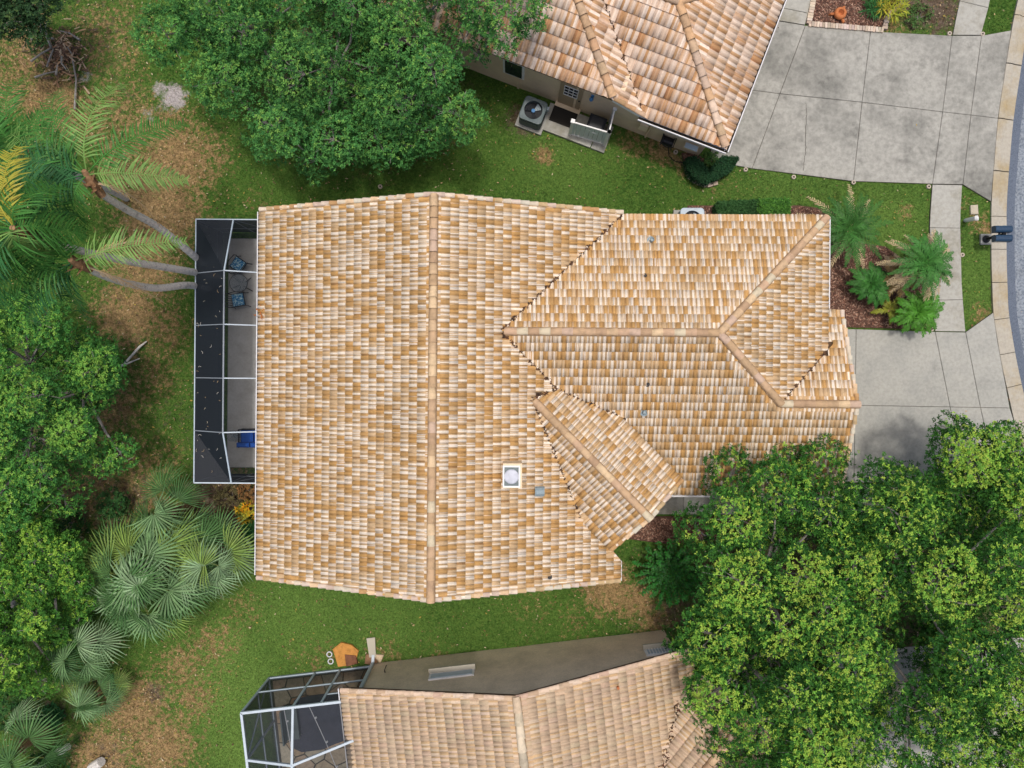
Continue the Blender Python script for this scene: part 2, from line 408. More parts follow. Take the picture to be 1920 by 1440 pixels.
# driveway of the upper house
c0 = [(1425,34),(1340,160),(1332,302)]; c1 = [(1510,48),(1462,176),(1410,316)]; c2 = [(1632,59),(1616,192),(1600,340)]
c3 = [(1785,67),(1767,210),(1748,345)]; c4 = [(1840,67),(1820,216),(1805,346)]; c5 = [(1896,57),(1871,222),(1858,378)]
cc = [c0, c1, c2, c3, c4, c5]
dn = base_sheet('driveway', [c0[0], c1[0], c2[0], c3[0], c4[0], c5[0], c5[1], c5[2], c4[2], c3[2], c2[2], c1[2], c0[2], c0[1]])
for i in range(5):
    A, B = cc[i], cc[i + 1]
    slabs(dn, [[A[0], B[0], B[1], A[1]], [A[1], B[1], B[2], A[2]]], M['conc_old'])
# driveway of the main house
e1 = [(1560,617),(1605,617),(1603,760),(1562,760)]; e2 = [(1605,617),(1753,622),(1781,763),(1603,760)]
e3 = [(1753,622),(1810,623),(1838,764),(1781,763)]; e4 = [(1810,623),(1862,586),(1870,640),(1893,765),(1838,764)]
f1 = [(1562,760),(1603,760),(1601,905),(1562,905)]; f2 = [(1603,760),(1781,763),(1812,905),(1601,905)]
f3 = [(1781,763),(1838,764),(1868,905),(1812,905)]; f4 = [(1838,764),(1893,765),(1936,905),(1868,905)]
dm = base_sheet('driveway', [(1560,617),(1753,622),(1810,623),(1862,586),(1870,640),(1893,765),(1936,905),(1562,905)])
slabs(dm, [e1, e2, e3, e4, f1, f2, f3, f4], M['conc'])
# third driveway, glimpsed through the tree
ds = base_sheet('driveway', [(1560,1225),(1960,1190),(1990,1440),(1600,1470)])
slabs(ds, [[(1560,1225),(1700,1213),(1735,1457),(1600,1470)], [(1700,1213),(1830,1201),(1862,1449),(1735,1457)], [(1830,1201),(1960,1190),(1990,1440),(1862,1449)]], M['conc'])
# sidewalk
sw = base_sheet('sidewalk', [(1748,346),(1804,347),(1801,400),(1800,440),(1803,530),(1810,622),(1753,621),(1748,560),(1743,430),(1744,400)])
slabs(sw, [[(1748,346),(1804,347),(1801,400),(1800.5,428),(1743,427),(1744,400)], [(1743,427),(1800.5,428),(1803,530),(1805,562),(1748,563)], [(1748,563),(1805,562),(1810,622),(1753,621)]], M['walk'])
sw2 = base_sheet('sidewalk', [(1786,66),(1839,66),(1855,-5),(1880,-120),(1828,-120),(1801,-5)])
slabs(sw2, [[(1786,66),(1839,66),(1853,15),(1799,2)], [(1799,2),(1853,15),(1880,-120),(1828,-120)]], M['walk'])
fw = base_sheet('footpath', [(1425,33),(1509,47),(1523,-5),(1545,-90),(1460,-100)])
slabs(fw, [[(1425,33),(1509,47),(1515,25),(1432,8)], [(1432,8),(1515,25),(1545,-90),(1460,-100)]], M['walk'])
pw = base_sheet('footpath', [(1180,906),(1640,908),(1640,966),(1180,964)])
slabs(pw, [[(1180,906),(1281,906),(1281,964.5),(1180,964)], [(1281,906),(1400,907),(1400,965),(1281,964.5)], [(1400,907),(1520,907),(1520,965),(1400,965)], [(1520,907),(1640,908),(1640,966),(1520,965)]], M['walk'])

def crack(owner, px):
    m = MB(); pts = [P(u, v, .0225) for u, v in px]; d_ = []
    for i in range(len(pts) - 1):
        for k in range(6): d_.append(pts[i].lerp(pts[i + 1], k / 6) + Vector((random.gauss(0, .012), random.gauss(0, .012), 0)))
    d_.append(pts[-1])
    m.tube([tuple(p_) for p_ in d_], [random.uniform(.006, .012) for _ in d_], 4); return m.build('crack', M['joint'], owner)
crack(dn, [(1511, 193), (1513, 215), (1510, 250), (1511, 280), (1506, 320)])
# kerb: a low sloping gutter kerb following the bend, in cast lengths
KL = [(1955,-180),(1925,-70),(1908,0),(1896,57),(1883,140),(1871,222),(1864,300),(1858.5,378),(1858,430),(1858,480),(1859.5,530),(1862,586),(1870,640),(1879,690),(1890,740),(1903,797),(1925,870),(1955,960),(1990,1050),(2030,1150)]
def offset_line(pts, d):
    res = []
    for i in range(len(pts)):
        a = Vector(pts[max(i - 1, 0)]); b = Vector(pts[min(i + 1, len(pts) - 1)]); t = (b - a).normalized()
        res.append((pts[i][0] + t.y * d, pts[i][1] - t.x * d))
    return res
KW = [P2(*p) for p in KL]
def dense(pts, n):
    out_ = []
    for i in range(len(pts) - 1):
        p0 = Vector(pts[max(i - 1, 0)]); p1 = Vector(pts[i]); p2 = Vector(pts[i + 1]); p3 = Vector(pts[min(i + 2, len(pts) - 1)])
        for k in range(n):
            t = k / n
            q = .5 * ((2 * p1) + (p2 - p0) * t + (2 * p0 - 5 * p1 + 4 * p2 - p3) * t * t + (3 * p1 - p0 - 3 * p2 + p3) * t ** 3)
            out_.append(tuple(q))
    out_.append(tuple(pts[-1])); return out_
KD = dense(KW, 4)
kb = MB()
def strip(mb, L1, L2, z1, z2, tint=None, zb=None):
    n = len(L1); vs = [(x, y, z1) for x, y in L1] + [(x, y, z2) for x, y in L2]
    fs = [(i, i + 1, n + i + 1, n + i) for i in range(n - 1)]
    mb.add(vs, fs, tint)
# world direction of KL runs downwards (-y): left-hand normal of offset_line(+d) points to -x ; use negative d for +x
K0 = KD; K1 = offset_line(KD, -.20); K2 = offset_line(KD, -.33); K3 = offset_line(KD, -.62)
kroot = MB(); strip(kroot, K0, offset_line(KD, -.60), -.02, -.03); ko = struct(kroot.build('kerb', M['joint']))
PAVED.append(K0 + K3[::-1])
step = 5
for i in range(0, len(KD) - 1, step):
    j = min(i + step + 1, len(KD)); m_ = MB()
    def cut(L_):  # trim ends a little so a joint shows
        s_ = [Vector(p) for p in L_[i:j]]
        if len(s_) > 2:
            s_[0] = s_[0].lerp(s_[1], .05); s_[-1] = s_[-1].lerp(s_[-2], .05)
        return [tuple(p) for p in s_]
    a0, a1, a2, a3 = cut(K0), cut(K1), cut(K2), cut(K3)
    strip(m_, a0, a1, .035, .055); strip(m_, a1, a2, .055, .015); strip(m_, a2, a3, .015, .006); strip(m_, a0, a0, -.06, .035)
    ends = [(a0, 0), (a0, -1)]
    for e in (0, -1):
        m_.add([(*a0[e], -.05), (*a0[e], .035), (*a1[e], .055), (*a2[e], .015), (*a3[e], .006), (*a3[e], -.05)], [(0,1,2,3,4,5)])
    m_.build('kerb_stone', M['kerb'], ko)
# road
rd = MB(); KR = offset_line(KD, -.615); KR2 = offset_line(KD, -.95)
far = [(x + 9.5, y * 1.12) for x, y in KR2]
strip(rd, KR2, far, -.012, .03); ro_ = struct(rd.build('road', M['asphalt'], None))
re = MB(); strip(re, KR, KR2, -.016, -.0125); struct(re.build('road_edge', M['asphalt_e'], None))
PAVED.append(KR + far[::-1])

# planting beds (mulch), slightly mounded sheets with loose chips
def bed(name, pts, chips, cols):
    poly = pv(pts); PAVED.append(poly)
    n = len(poly); ar = sum(poly[i][0] * poly[(i + 1) % n][1] - poly[(i + 1) % n][0] * poly[i][1] for i in range(n))
    if ar < 0: poly = poly[::-1]
    o = MB().prism(poly, -.1, .035, inset=.12, drop=.045).build(name, M['mulch']); struct(o)
    A = np.array(poly); lo, hi = A.min(0), A.max(0); pts_ = RNG.uniform(lo, hi, (chips * 3, 2)); pts_ = pts_[polydist(pts_, poly) > .05][:chips]
    m = len(pts_); an = RNG.uniform(0, 6.28, m); ln = RNG.uniform(.02, .055, m); wd = RNG.uniform(.008, .02, m); z = RNG.uniform(.038, .07, m)
    dx = np.stack([np.cos(an), np.sin(an), RNG.uniform(-.5, .5, m)], 1) * ln[:, None]; dy = np.stack([-np.sin(an), np.cos(an), RNG.uniform(-.3, .3, m)], 1) * wd[:, None]
    c = np.column_stack([pts_, z]); V = np.stack([c - dx - dy, c + dx - dy, c + dx + dy, c - dx + dy], 1).reshape(-1, 3)
    tint = np.array(cols)[RNG.integers(0, len(cols), m)] * RNG.uniform(.6, 1.3, (m, 1))
    me = arr_mesh('mulch_chips', V, np.arange(4 * m).reshape(m, 4), tint)
    oc = link('mulch_chips', me, M['chip'], o); oc['kind'] = 'stuff'; oc.location = -LOC[o.name]
    return o
MC = [(.20, .10, .065), (.28, .16, .11), (.10, .05, .035), (.34, .22, .16), (.15, .07, .05)]
bed('mulch_bed', [(1535,455),(1600,452),(1660,462),(1700,490),(1742,520),(1747,618),(1560,613),(1540,560)], 5200, MC)
bed('mulch_bed', [(1528,-60),(1523,-5),(1519,43),(1653,54),(1661,33),(1688,8),(1720,-40)], 2600, MC)
bed('mulch_bed', [(1170,968),(1420,969),(1420,1010),(1250,1020),(1170,1010)], 1800, MC)
bed('mulch_bed', [(1278,286),(1300,288),(1335,300),(1378,292),(1385,301),(1352,335),(1325,347),(1296,332),(1284,312)], 700, MC)
bed('mulch_bed', [(1290,385),(1500,385),(1552,392),(1552,420),(1280,420)], 900, MC)

# ================================================================== ROOFS
def tile_profile(W, amp, nroll=2, seg=5):
    xs, hs, rl = [], [], []
    for r in range(nroll):
        for k in range(seg):
            t = k / seg; xs.append(-W / 2 + W / nroll * (r + t)); hs.append(amp * math.sin(math.pi * t) ** .75 if t > 0 else 0); rl.append(r)
    xs.append(W / 2); hs.append(0.0)
    return xs, hs, rl
class TileSet:
    """tile shape in its own frame: x across, y down the slope (0 = lower edge), z out of the roof"""
    def __init__(s, W, L, amp, palette, nvar, name, split=False):
        s.W, s.L = W, L; xs, hs, rl = tile_profile(W, amp); n = len(xs); s.name = name
        lap = .05
        up = [(x, -L - lap, h * .9 + .004) for x, h in zip(xs, hs)]
        lo = [(x, 0, h + .05) for x, h in zip(xs, hs)]
        li = [(x, 0.0, h * .6 - .006) for x, h in zip(xs, hs)]
        s.V = np.array(up + lo + li, dtype=np.float64)
        fs = [(i, n + i, n + i + 1, i + 1) for i in range(n - 1)] + [(n + i, 2 * n + i, 2 * n + i + 1, n + i + 1) for i in range(n - 1)]
        s.F = np.array(fs)[:, ::-1][:, [3, 0, 1, 2]] if False else np.array(fs)
        s.T = []; s.M = []
        for k in range(nvar):
            t = np.zeros((len(fs), 3)); rolls = palette(2)
            for i in range(n - 1):
                c = np.array(rolls[rl[i]][0]); c2 = np.array(rolls[rl[i]][1]); q = random.random()
                col = c if q < .68 else c2 if q < .86 else (c + c2) / 2
                if not split and (i % 5) in random.choice(((0, 4), (0, 3, 4), (0, 1, 4))) and c[2] > .3 and q < .85: col = np.array(TAN) * random.uniform(.9, 1.05)
                if split: col = (c if (i % 5) in (0, 1, 2) else c2) if q < .8 else (c + c2) / 2
                col = col * random.uniform(.9, 1.08)
                t[i] = col; t[n - 1 + i] = col * .8  # lip faces tinted darker: shading put into the tile colour
            s.T.append(t)
            me = arr_mesh(name, s.V, s.F, t); me.materials.append(M['tile']); s.M.append(me)
CREAM = (.78, .68, .55); PINKW = (.69, .57, .45); GREYW = (.55, .485, .405); ORNG = (.535, .31, .115); ORN2 = (.505, .30, .12); BRN = (.43, .25, .11); TAN = (.585, .41, .235)
def pal_main(n):
    first_white = random.random() < .5; res = []
    for r in range(n):
        q = random.random()
        white = (q < .80) if (first_white == (r == 0)) else (q < .12)
        if white: res.append((random.choice((CREAM, CREAM, PINKW, (.8, .70, .58))), random.choice((PINKW, GREYW, CREAM, TAN))))
        else: res.append((random.choice((ORNG, ORNG, ORN2, TAN)), random.choice((ORN2, BRN, TAN, PINKW))))
    return res
def pal_north(n):
    res = []
    for r in range(n):
        q = random.random()
        if q < .8: res.append((random.choice(((.74, .59, .47), (.72, .56, .43), (.76, .63, .52), (.68, .51, .38))), random.choice(((.56, .34, .18), (.60, .40, .25), (.54, .31, .15), (.64, .48, .36)))))
        else: res.append((random.choice(((.52, .29, .14), (.56, .36, .22))), random.choice(((.62, .44, .32), (.42, .21, .1)))))
    return res
def pal_south(n):
    c = random.choice(((.57, .435, .30), (.60, .46, .325), (.55, .415, .285), (.53, .395, .27), (.63, .495, .36)))
    c2 = random.choice(((.51, .375, .255), (.59, .45, .325), (.49, .355, .24)))
    return [(c, c2), (vary(c, .94, 1.04), c2)]
TS_M = TileSet(.302, .305, .046, pal_main, 36, 'tile')
TS_N = TileSet(.46, .425, .065, pal_north, 30, 'tile', True)
TS_S = TileSet(.335, .335, .046, pal_south, 24, 'tile')

def clip_poly(poly, a, b):
    """keep the part of 3D polygon left of plan line a->b"""
    res = []; ex, ey = b[0] - a[0], b[1] - a[1]
    def side(p): return ex * (p[1] - a[1]) - ey * (p[0] - a[0])
    for i in range(len(poly)):
        p, q = poly[i], poly[(i + 1) % len(poly)]; sp, sq = side(p), side(q)
        if sp >= 0: res.append(p)
        if (sp >= 0) != (sq >= 0):
            t = sp / (sp - sq); res.append(tuple(p[k] + (q[k] - p[k]) * t for k in range(3)))
    return res
ALLT = {}   # house name -> list of candidates (screen size proxy, matrix, variant, slope object)
def slope(house, poly, g, c, ts, name='roof_slope', skip=(), shift=0.0):
    """roof plane z = c + g.x*x + g.y*y over plan polygon (house frame); returns the slope part"""
    n = len(poly); ar = sum(poly[i][0] * poly[(i + 1) % n][1] - poly[(i + 1) % n][0] * poly[i][1] for i in range(n))
    if ar < 0: poly = poly[::-1]
    zf = lambda x, y: c + g[0] * x + g[1] * y
    o = MB().prism(poly, lambda x, y: zf(x, y) - .16, lambda x, y: zf(x, y) - .02).build(name, M['deck'], house)
    gl = math.hypot(*g); d = np.array((-g[0] / gl, -g[1] / gl)); e = np.array((d[1], -d[0])); cs = 1 / math.sqrt(1 + gl * gl); sn = gl * cs
    E = np.array((e[0], e[1], 0)); D = np.array((d[0] * cs, d[1] * cs, -sn)); Nn = np.cross(E, D)
    PA = np.array(poly); td = PA @ d; te = PA @ e; step_ = ts.L * cs
    t_max, t_min = td.max(), td.min(); cand = []
    ncourse = int((t_max - t_min) / step_) + 2
    fullV, fullT, cv, cf, ct = [], [], [], [], []
    hw = ts.W / 2
    for i in range(ncourse):
        t = t_max + .035 - i * step_
        off = (i % 2) * ts.W / 2 + shift
        j0 = int(math.floor((te.min() - off) / ts.W)) - 1; j1 = int(math.ceil((te.max() - off) / ts.W)) + 1
        for j in range(j0, j1 + 1):
            s_ = off + j * ts.W
            cor = np.array([e * (s_ + a) + d * (t + b_) for a, b_ in ((-hw, -.04), (hw, -.04), (hw, -step_), (-hw, -step_))])
            ins = inpoly(cor, poly)
            ctr = cor.mean(0)
            hit = False
            if ins.all():
                # still crossed by an edge?
                pd = polydist(ctr[None, :], poly)[0]
                full = True
            elif ins.any() or abs(polydist(ctr[None, :], poly)[0]) < hw * 1.45: full = False
            else: continue
            k = random.randrange(len(ts.M))
            p = e * s_ + d * t; pos = np.array((p[0], p[1], zf(p[0], p[1])))
            ya = random.gauss(0, .006); lift = random.uniform(0, .004)
            E2 = E * math.cos(ya) + D * math.sin(ya); D2 = -E * math.sin(ya) + D * math.cos(ya)
            Mx = np.stack([E2, D2, Nn], 1)
            pos = pos + Nn * lift
            if full: cand.append((pos, Mx, k))
            else:
                V = ts.V @ Mx.T + pos
                lines = []
                for a_i in range(n):
                    a = PA[a_i]; b = PA[(a_i + 1) % n]; eb = b - a; L_ = np.hypot(*eb)
                    tt = np.clip(((ctr - a) @ eb) / (L_ * L_), 0, 1); dist = np.hypot(*(ctr - (a + tt * eb)))
                    if dist < hw * 1.5:
                        # eave edges are not cut: the tile noses overhang
                        nrm = np.array((eb[1], -eb[0])) / L_
                        sh = .05 if nrm @ d > .9 else 0.0
                        lines.append((a + nrm * sh, b + nrm * sh))
                for fi, f in enumerate(ts.F):
                    pl = [tuple(V[q]) for q in f]
                    for a, b in lines:
                        pl = clip_poly(pl, a, b)
                        if len(pl) < 3: break
                    if len(pl) >= 3:
                        q0 = len(cv); cv.extend(pl); cf.append(tuple(range(q0, q0 + len(pl)))); ct.append(tuple(ts.T[k][fi]))
    ALLT.setdefault(house.name, []).append((o, cand, ts))
    if cv:
        mb = MB(); mb.v = cv; mb.f = cf; mb.t = ct
        me = mb.mesh('cut_tiles', (0, 0, 0)); oo = link('cut_tiles', me, M['tile'], o); oo['kind'] = 'stuff'; oo.location = -LOC[o.name]
    return o
def finish_tiles(house, limit=300):
    """the largest-showing (highest) tiles become parts of their own, the rest one mass per slope"""
    rows = [(c_[0][2], si, ci) for si, (o, cand, ts) in enumerate(ALLT[house.name]) for ci, c_ in enumerate(cand)]
    rows.sort(reverse=True); single = {(a, b) for _, a, b in rows[:limit]}
    for si, (o, cand, ts) in enumerate(ALLT[house.name]):
        VV, TT = [], []
        for ci, (pos, Mx, k) in enumerate(cand):
            if (si, ci) in single:
                q = Matrix(Mx.tolist()).to_quaternion()
                link('tile', ts.M[k], None, o, pos, q)
            else: VV.append(ts.V @ Mx.T + pos); TT.append(ts.T[k])
        if VV:
            nv = len(ts.V); Fq = np.concatenate([ts.F + nv * i for i in range(len(VV))])
            me = arr_mesh('tile_field', np.concatenate(VV), Fq, np.concatenate(TT))
            oo = link('tile_field', me, M['tile'], o); oo['kind'] = 'stuff'; oo.location = -LOC[o.name]
def cap_meshes(L, r, cols, name):
    res = []
    for k in range(10):
        c = random.choice(cols); c = vary(c, .74, 1.14); n = 8; mb = MB(); rows = []
        for (y, rr, z) in ((-L - .06, r * .78, -.03), (0, r, .03), (0, r - .035, .03)):
            rows.append([(rr * math.cos(math.pi * i / n), y, rr * .8 * math.sin(math.pi * i / n) + z) for i in range(n + 1)])
        vs = [p for q in rows for p in q]; m = n + 1
        fs = [(i, i + 1, m + i + 1, m + i) for i in range(n)]; mb.add(vs, fs, c)
        mb.add(vs, [(m + i, m + i + 1, 2 * m + i + 1, 2 * m + i) for i in range(n)], tuple(x * .8 for x in c))  # front lip carries a darker tint, its shade painted in
        me = mb.mesh(name, (0, 0, 0)); me.materials.append(M['cap']); res.append(me)
    return res
CAPC = [(.60, .44, .29), (.66, .50, .35), (.56, .38, .23), (.70, .56, .42), (.60, .41, .25)]
CAPN = [(.58, .40, .26), (.64, .45, .31), (.54, .35, .2), (.66, .5, .37)]
CAPS_M = cap_meshes(.36, .135, CAPC, 'ridge_cap'); CAPS_N = cap_meshes(.40, .15, CAPN, 'ridge_cap')
RAKE_M = cap_meshes(.305, .085, [CREAM, TAN, (.62, .44, .28), PINKW, (.52, .32, .15)], 'rake_tile')
RAKE_S = cap_meshes(.335, .085, [(.60, .44, .31), (.55, .40, .27), (.64, .5, .37)], 'rake_tile')
RAKE_N = cap_meshes(.42, .1, [(.6, .42, .28), (.66, .5, .38), (.5, .3, .16)], 'rake_tile')
def caps(house, a, b, meshes, L, lift=.075, name='ridge_cap', bed=True, wb=.20):
    """ridge or hip caps from low end b up to a"""
    a, b = Vector(a), Vector(b); d = (b - a); LL = d.length; d.normalize(); n = max(1, int(LL / L)); st = LL / n
    x = d.cross(Vector((0, 0, 1))).normalized(); z = x.cross(d)
    for i in range(n):
        p = a + d * (st * (i + 1)) + z * (lift + random.uniform(-.004, .004))
        yaw = random.gauss(0, .022); d2 = (d * math.cos(yaw) + x * math.sin(yaw)); x2 = d2.cross(z)
        q = Matrix((x2, d2, z)).transposed().to_quaternion()
        link(name, random.choice(meshes), None, house, p, q)
    if bed:
        MB().bar(a + z * (lift - .06) - d * .02, b + z * (lift - .06) + d * .0, wb * 1.45, .12).build('ridge_mortar', M['mortar'], house)
def valley_debris(house, lines, dens=150, spread=.05):
    V, Fq, T = [], [], []; k = 0
    for a, b in lines:
        a, b = np.array(a), np.array(b); L = np.linalg.norm(b - a); m = int(L * dens)
        for i in range(m):
            t = random.random(); p = a + (b - a) * t + np.array((random.gauss(0, spread), random.gauss(0, spread), random.uniform(.02, .085)))
            an = random.uniform(0, 6.28); l = random.uniform(.03, .075); w_ = l * .4
            dx = np.array((math.cos(an) * l, math.sin(an) * l, random.uniform(-.03, .03))); dy = np.array((-math.sin(an) * w_, math.cos(an) * w_, random.uniform(-.015, .015)))
            V += [p - dx, p - dy, p + dx, p + dy]; Fq.append((k, k + 1, k + 2, k + 3)); k += 4
            c = random.choice(((.05, .028, .018), (.08, .045, .025), (.03, .018, .013), (.13, .07, .035), (.10, .04, .02))); T.append(c)
    me = arr_mesh('valley_leaf_litter', np.array(V), np.array(Fq), np.array(T)); o = link('valley_leaf_litter', me, M['debris'], house); o['kind'] = 'stuff'
    return o
def gutter(house, a, b, wd=.12, h=.11, litter=False, material='gutter'):
    a, b = Vector(a), Vector(b); d = (b - a).normalized(); x = d.cross(Vector((0, 0, 1)))
    m = MB()
    m.bar(a - Vector((0, 0, h)), b - Vector((0, 0, h)), wd, .012); m.bar(a + x * wd / 2 - Vector((0, 0, h / 2)), b + x * wd / 2 - Vector((0, 0, h / 2)), .014, h)
    m.bar(a - x * wd / 2 - Vector((0, 0, h / 2)), b - x * wd / 2 - Vector((0, 0, h / 2)), .014, h)
    m.bar(a + x * (wd / 2) , b + x * (wd / 2), .035, .012)
    o = m.build('gutter', M[material], house)
    if litter:
        MB().bar(a - Vector((0, 0, h * .72)), b - Vector((0, 0, h * .72)), wd - .03, .04).build('gutter_litter', M['gutterdirt'], o)
    return o

# ------------------------------------------------------------------ main house
sl = .375; ZR = 5.30; TH = R(-.45)
main = thing('house', 'house in the middle with orange and cream checkered tile roof', 'house', (-2.57, -.77, 0), TH, world=False)
XE = 6.45; YG = 6.6; ZE = ZR - sl * XE; zw = 4.48; wy = 2.2; hx = 9.5; gy = -.19; zg = zw + sl * (gy - wy); xh = 13.78; xg = 14.6; zge = 2.33
yge = gy - (zg - zge) / sl; ygn = gy + (zg - zge) / sl
A = Vector((3.26, -.07)); za = ZR - sl * A.x; sp_ = .385; hw_ = 1.72; ud = Vector((.7071, -.7071)); nl = Vector((-.7071, -.7071)); nr = Vector((.7071, .7071)); LP = 5.75
B = A + ud * LP; zpe = za - sp_ * hw_
zMR = lambda x, y: ZR - sl * x
zWS = lambda x, y: zw + sl * (y - wy)
xv = (ZR - zw) / sl        # where the wing ridge meets the main slope
# porch eave start on the main slope / on the wing slope
t1 = ((ZR - zpe) / sl - (A.x + nl.x * hw_)) / ud.x; PLs = A + nl * hw_ + ud * t1
ywp = wy - (zw - zpe) / sl; t2 = (ywp - (A.y + nr.y * hw_)) / ud.y; PRs = A + nr * hw_ + ud * t2
# porch right plane meets the main/wing valley (x = xv + wy - y)
lo_, hi_ = 0.0, 3.0
for _ in range(50):
    mid = (lo_ + hi_) / 2; q = Vector((xv + mid, wy - mid)); dd = (q - A).dot(nr)
    if za - sp_ * dd > zMR(q.x, q.y): hi_ = mid
    else: lo_ = mid
VJ = Vector((xv + mid, wy - mid))
ML = slope(main, [(-XE, -YG), (0, -YG), (0, YG), (-XE, YG)], (sl, 0), ZR, TS_M)
yv = wy + (XE - xv); yv2 = wy - (XE - xv)
MR = slope(main, [(0, -YG), (XE, -YG), (XE, PLs.y - (XE - PLs.x) - .1), (PLs.x + .25, PLs.y - .1), (PLs.x, PLs.y), tuple(A), tuple(VJ), (xv, wy), (XE, yv), (XE, YG), (0, YG)], (-sl, 0), ZR, TS_M)
WN = slope(main, [(xv, wy), (hx, wy), (xh, wy + xh - hx), (XE, yv)], (0, -sl), zw + sl * wy, TS_M, shift=.05)
xk = hx + (wy - gy); yk = xh - xk + gy
WS = slope(main, [(xv, wy), tuple(VJ), tuple(PRs), (PRs.x + .3, PRs.y - .35), (PRs.x + .3, yge), (xg, yge), (xg, gy), (xk, gy), (hx, wy)], (0, sl), zw - sl * wy, TS_M)
HE = slope(main, [(hx, wy), (xk, gy), (xh, yk), (xh, wy + xh - hx)], (-sl, 0), zw + sl * hx, TS_M)
GN = slope(main, [(xk, gy), (xg, gy), (xg, ygn), (xh + .03, ygn), (xh + .03, yk)], (0, -sl), zg + sl * gy, TS_M)
gl_ = Vector((nl.x, nl.y)) * -sp_; cl_ = za - gl_.dot(A)
PL = slope(main, [tuple(A), tuple(PLs), tuple(B + nl * hw_), tuple(B)], tuple(gl_), cl_, TS_M)
gr_ = Vector((nr.x, nr.y)) * -sp_; cr_ = za - gr_.dot(A)
PR = slope(main, [tuple(A), tuple(B), tuple(B + nr * hw_), tuple(PRs), tuple(VJ)], tuple(gr_), cr_, TS_M)
finish_tiles(main)
caps(main, (0, YG - .08, ZR), (0, -YG - .02, ZR), CAPS_M, .36)
caps(main, (xv + .15, wy, zw), (hx - .05, wy, zw), CAPS_M, .36)
caps(main, (hx, wy, zw), (xh - .05, wy + xh - hx - .05, zw - sl * (xh - hx)), CAPS_M, .36)
caps(main, (hx, wy, zw), (xk, gy, zg), CAPS_M, .36)
caps(main, (xk, gy, zg), (xg + .02, gy, zg), CAPS_M, .36)
caps(main, (A.x + .1, A.y - .1, za), (B.x, B.y, za), CAPS_M, .36)
def rake(house, a, b, meshes, L): caps(house, a, b, meshes, L, lift=.035, name='rake_tile', bed=False)
for yy in (YG - .03, -YG + .03):
    rake(main, (0, yy, ZR), (-XE, yy, ZE), RAKE_M, .325); rake(main, (0, yy, ZR), (XE, yy, ZE), RAKE_M, .325)
rake(main, (xg - .03, gy, zg), (xg - .03, yge, zge), RAKE_M, .325); rake(main, (xg - .03, gy, zg), (xg - .03, ygn, zge), RAKE_M, .325)
Bi = B - ud * .03
rake(main, (Bi.x, Bi.y, za), (*(Bi + nl * hw_), zpe), RAKE_M, .325); rake(main, (Bi.x, Bi.y, za), (*(Bi + nr * hw_), zpe), RAKE_M, .325)
v3 = lambda p, z: (p[0], p[1], z)
valley_debris(main, [((XE, yv, ZE), (xv, wy, zw)), ((xv, wy, zw), (VJ.x, VJ.y, zMR(*VJ))), (v3(A, za), (VJ.x, VJ.y, zMR(*VJ))), (v3(A, za), (PLs.x, PLs.y, zpe)),
    ((VJ.x, VJ.y, zMR(*VJ)), (PRs.x, PRs.y, zpe)), ((xk, gy, zg), (xh, yk, zw - sl * (xh - hx)))], 170, .035)
gutter(main, (-XE - .07, YG - .1, ZE - .03), (-XE - .07, -YG + .1, ZE - .03), litter=True)
gutter(main, (XE + .045, -YG, ZE - .03), (XE + .045, PLs.y - (XE - PLs.x) - .2, ZE - .03), wd=.07)
gutter(main, (xh + .07, ygn + .05, ZE - .05), (xh + .07, wy + xh - hx, ZE - .05))
gutter(main, (6.9, yge - .07, zge - .03), (xg, yge - .07, zge - .03))
# walls under the roof
def wall(house, pts, z0, zf, material, name='wall', th=.2):
    return MB().prism(pts, z0, zf).build(name, material, house)
o_ = .45
wl = MB()
MB().prism([(-XE + o_, -YG + .3), (0, -YG + .3), (XE - o_, -YG + .3), (XE - o_, YG - .3), (0, YG - .3), (-XE + o_, YG - .3)], -.1, lambda x, y: ZR - sl * abs(x) - .2).build('wall', M['stucco_m'], main)
MB().prism([(XE - o_ + .01, yge + .5), (xg - .5, yge + .5), (xg - .5, gy), (xg - .5, ygn - .5), (xh - .45, ygn - .5), (xh - .45, wy + 3.8), (XE - o_ + .01, wy + 3.8)], -.1, 2.12).build('wall', M['stucco_m'], main)
MB().prism([(XE, wy - 2.6), (xh - .45, wy - 2.6), (xh - .45, wy + 3.7), (XE, wy + 3.7)], 2.12, 2.6).build('wall_plate', M['stucco_m'], main)
MB().prism([(xg - .7, yge + .5), (xg - .5, yge + .5), (xg - .5, gy), (xg - .5, ygn - .5), (xg - .7, ygn - .5), (xg - .7, gy)], 2.1, lambda x, y: zg - sl * abs(y - gy) - .2).build('gable_wall', M['stucco_m'], main)
for nn in (nl, nr):
    c_ = B - ud * .7 + nn * (hw_ - .3); MB().box((c_.x, c_.y, 1.55), (.3, .3, 3.2), R(45)).build('porch_column', M['stucco_m'], main)
gm = B - ud * .65
MB().add([v3(gm + nl * hw_ * .9, zpe - .05), v3(gm + nr * hw_ * .9, zpe - .05), v3(gm, za - .25), v3(gm + nl * hw_ * .9 - ud * .12, zpe - .05), v3(gm + nr * hw_ * .9 - ud * .12, zpe - .05), v3(gm - ud * .12, za - .25)],
    [(0, 1, 2), (5, 4, 3), (0, 3, 4, 1), (1, 4, 5, 2), (2, 5, 3, 0)]).build('porch_gable', M['stucco_m'], main)
gd = MB().box((xg - .47, gy, 1.05), (.05, 4.9, 2.1)).build('garage_door', M['garagedoor'], main)
for i in range(4): MB().box((xg - .44, gy, .28 + i * .52), (.03, 4.86, .50)).build('door_panel', M['garagedoor'], gd)
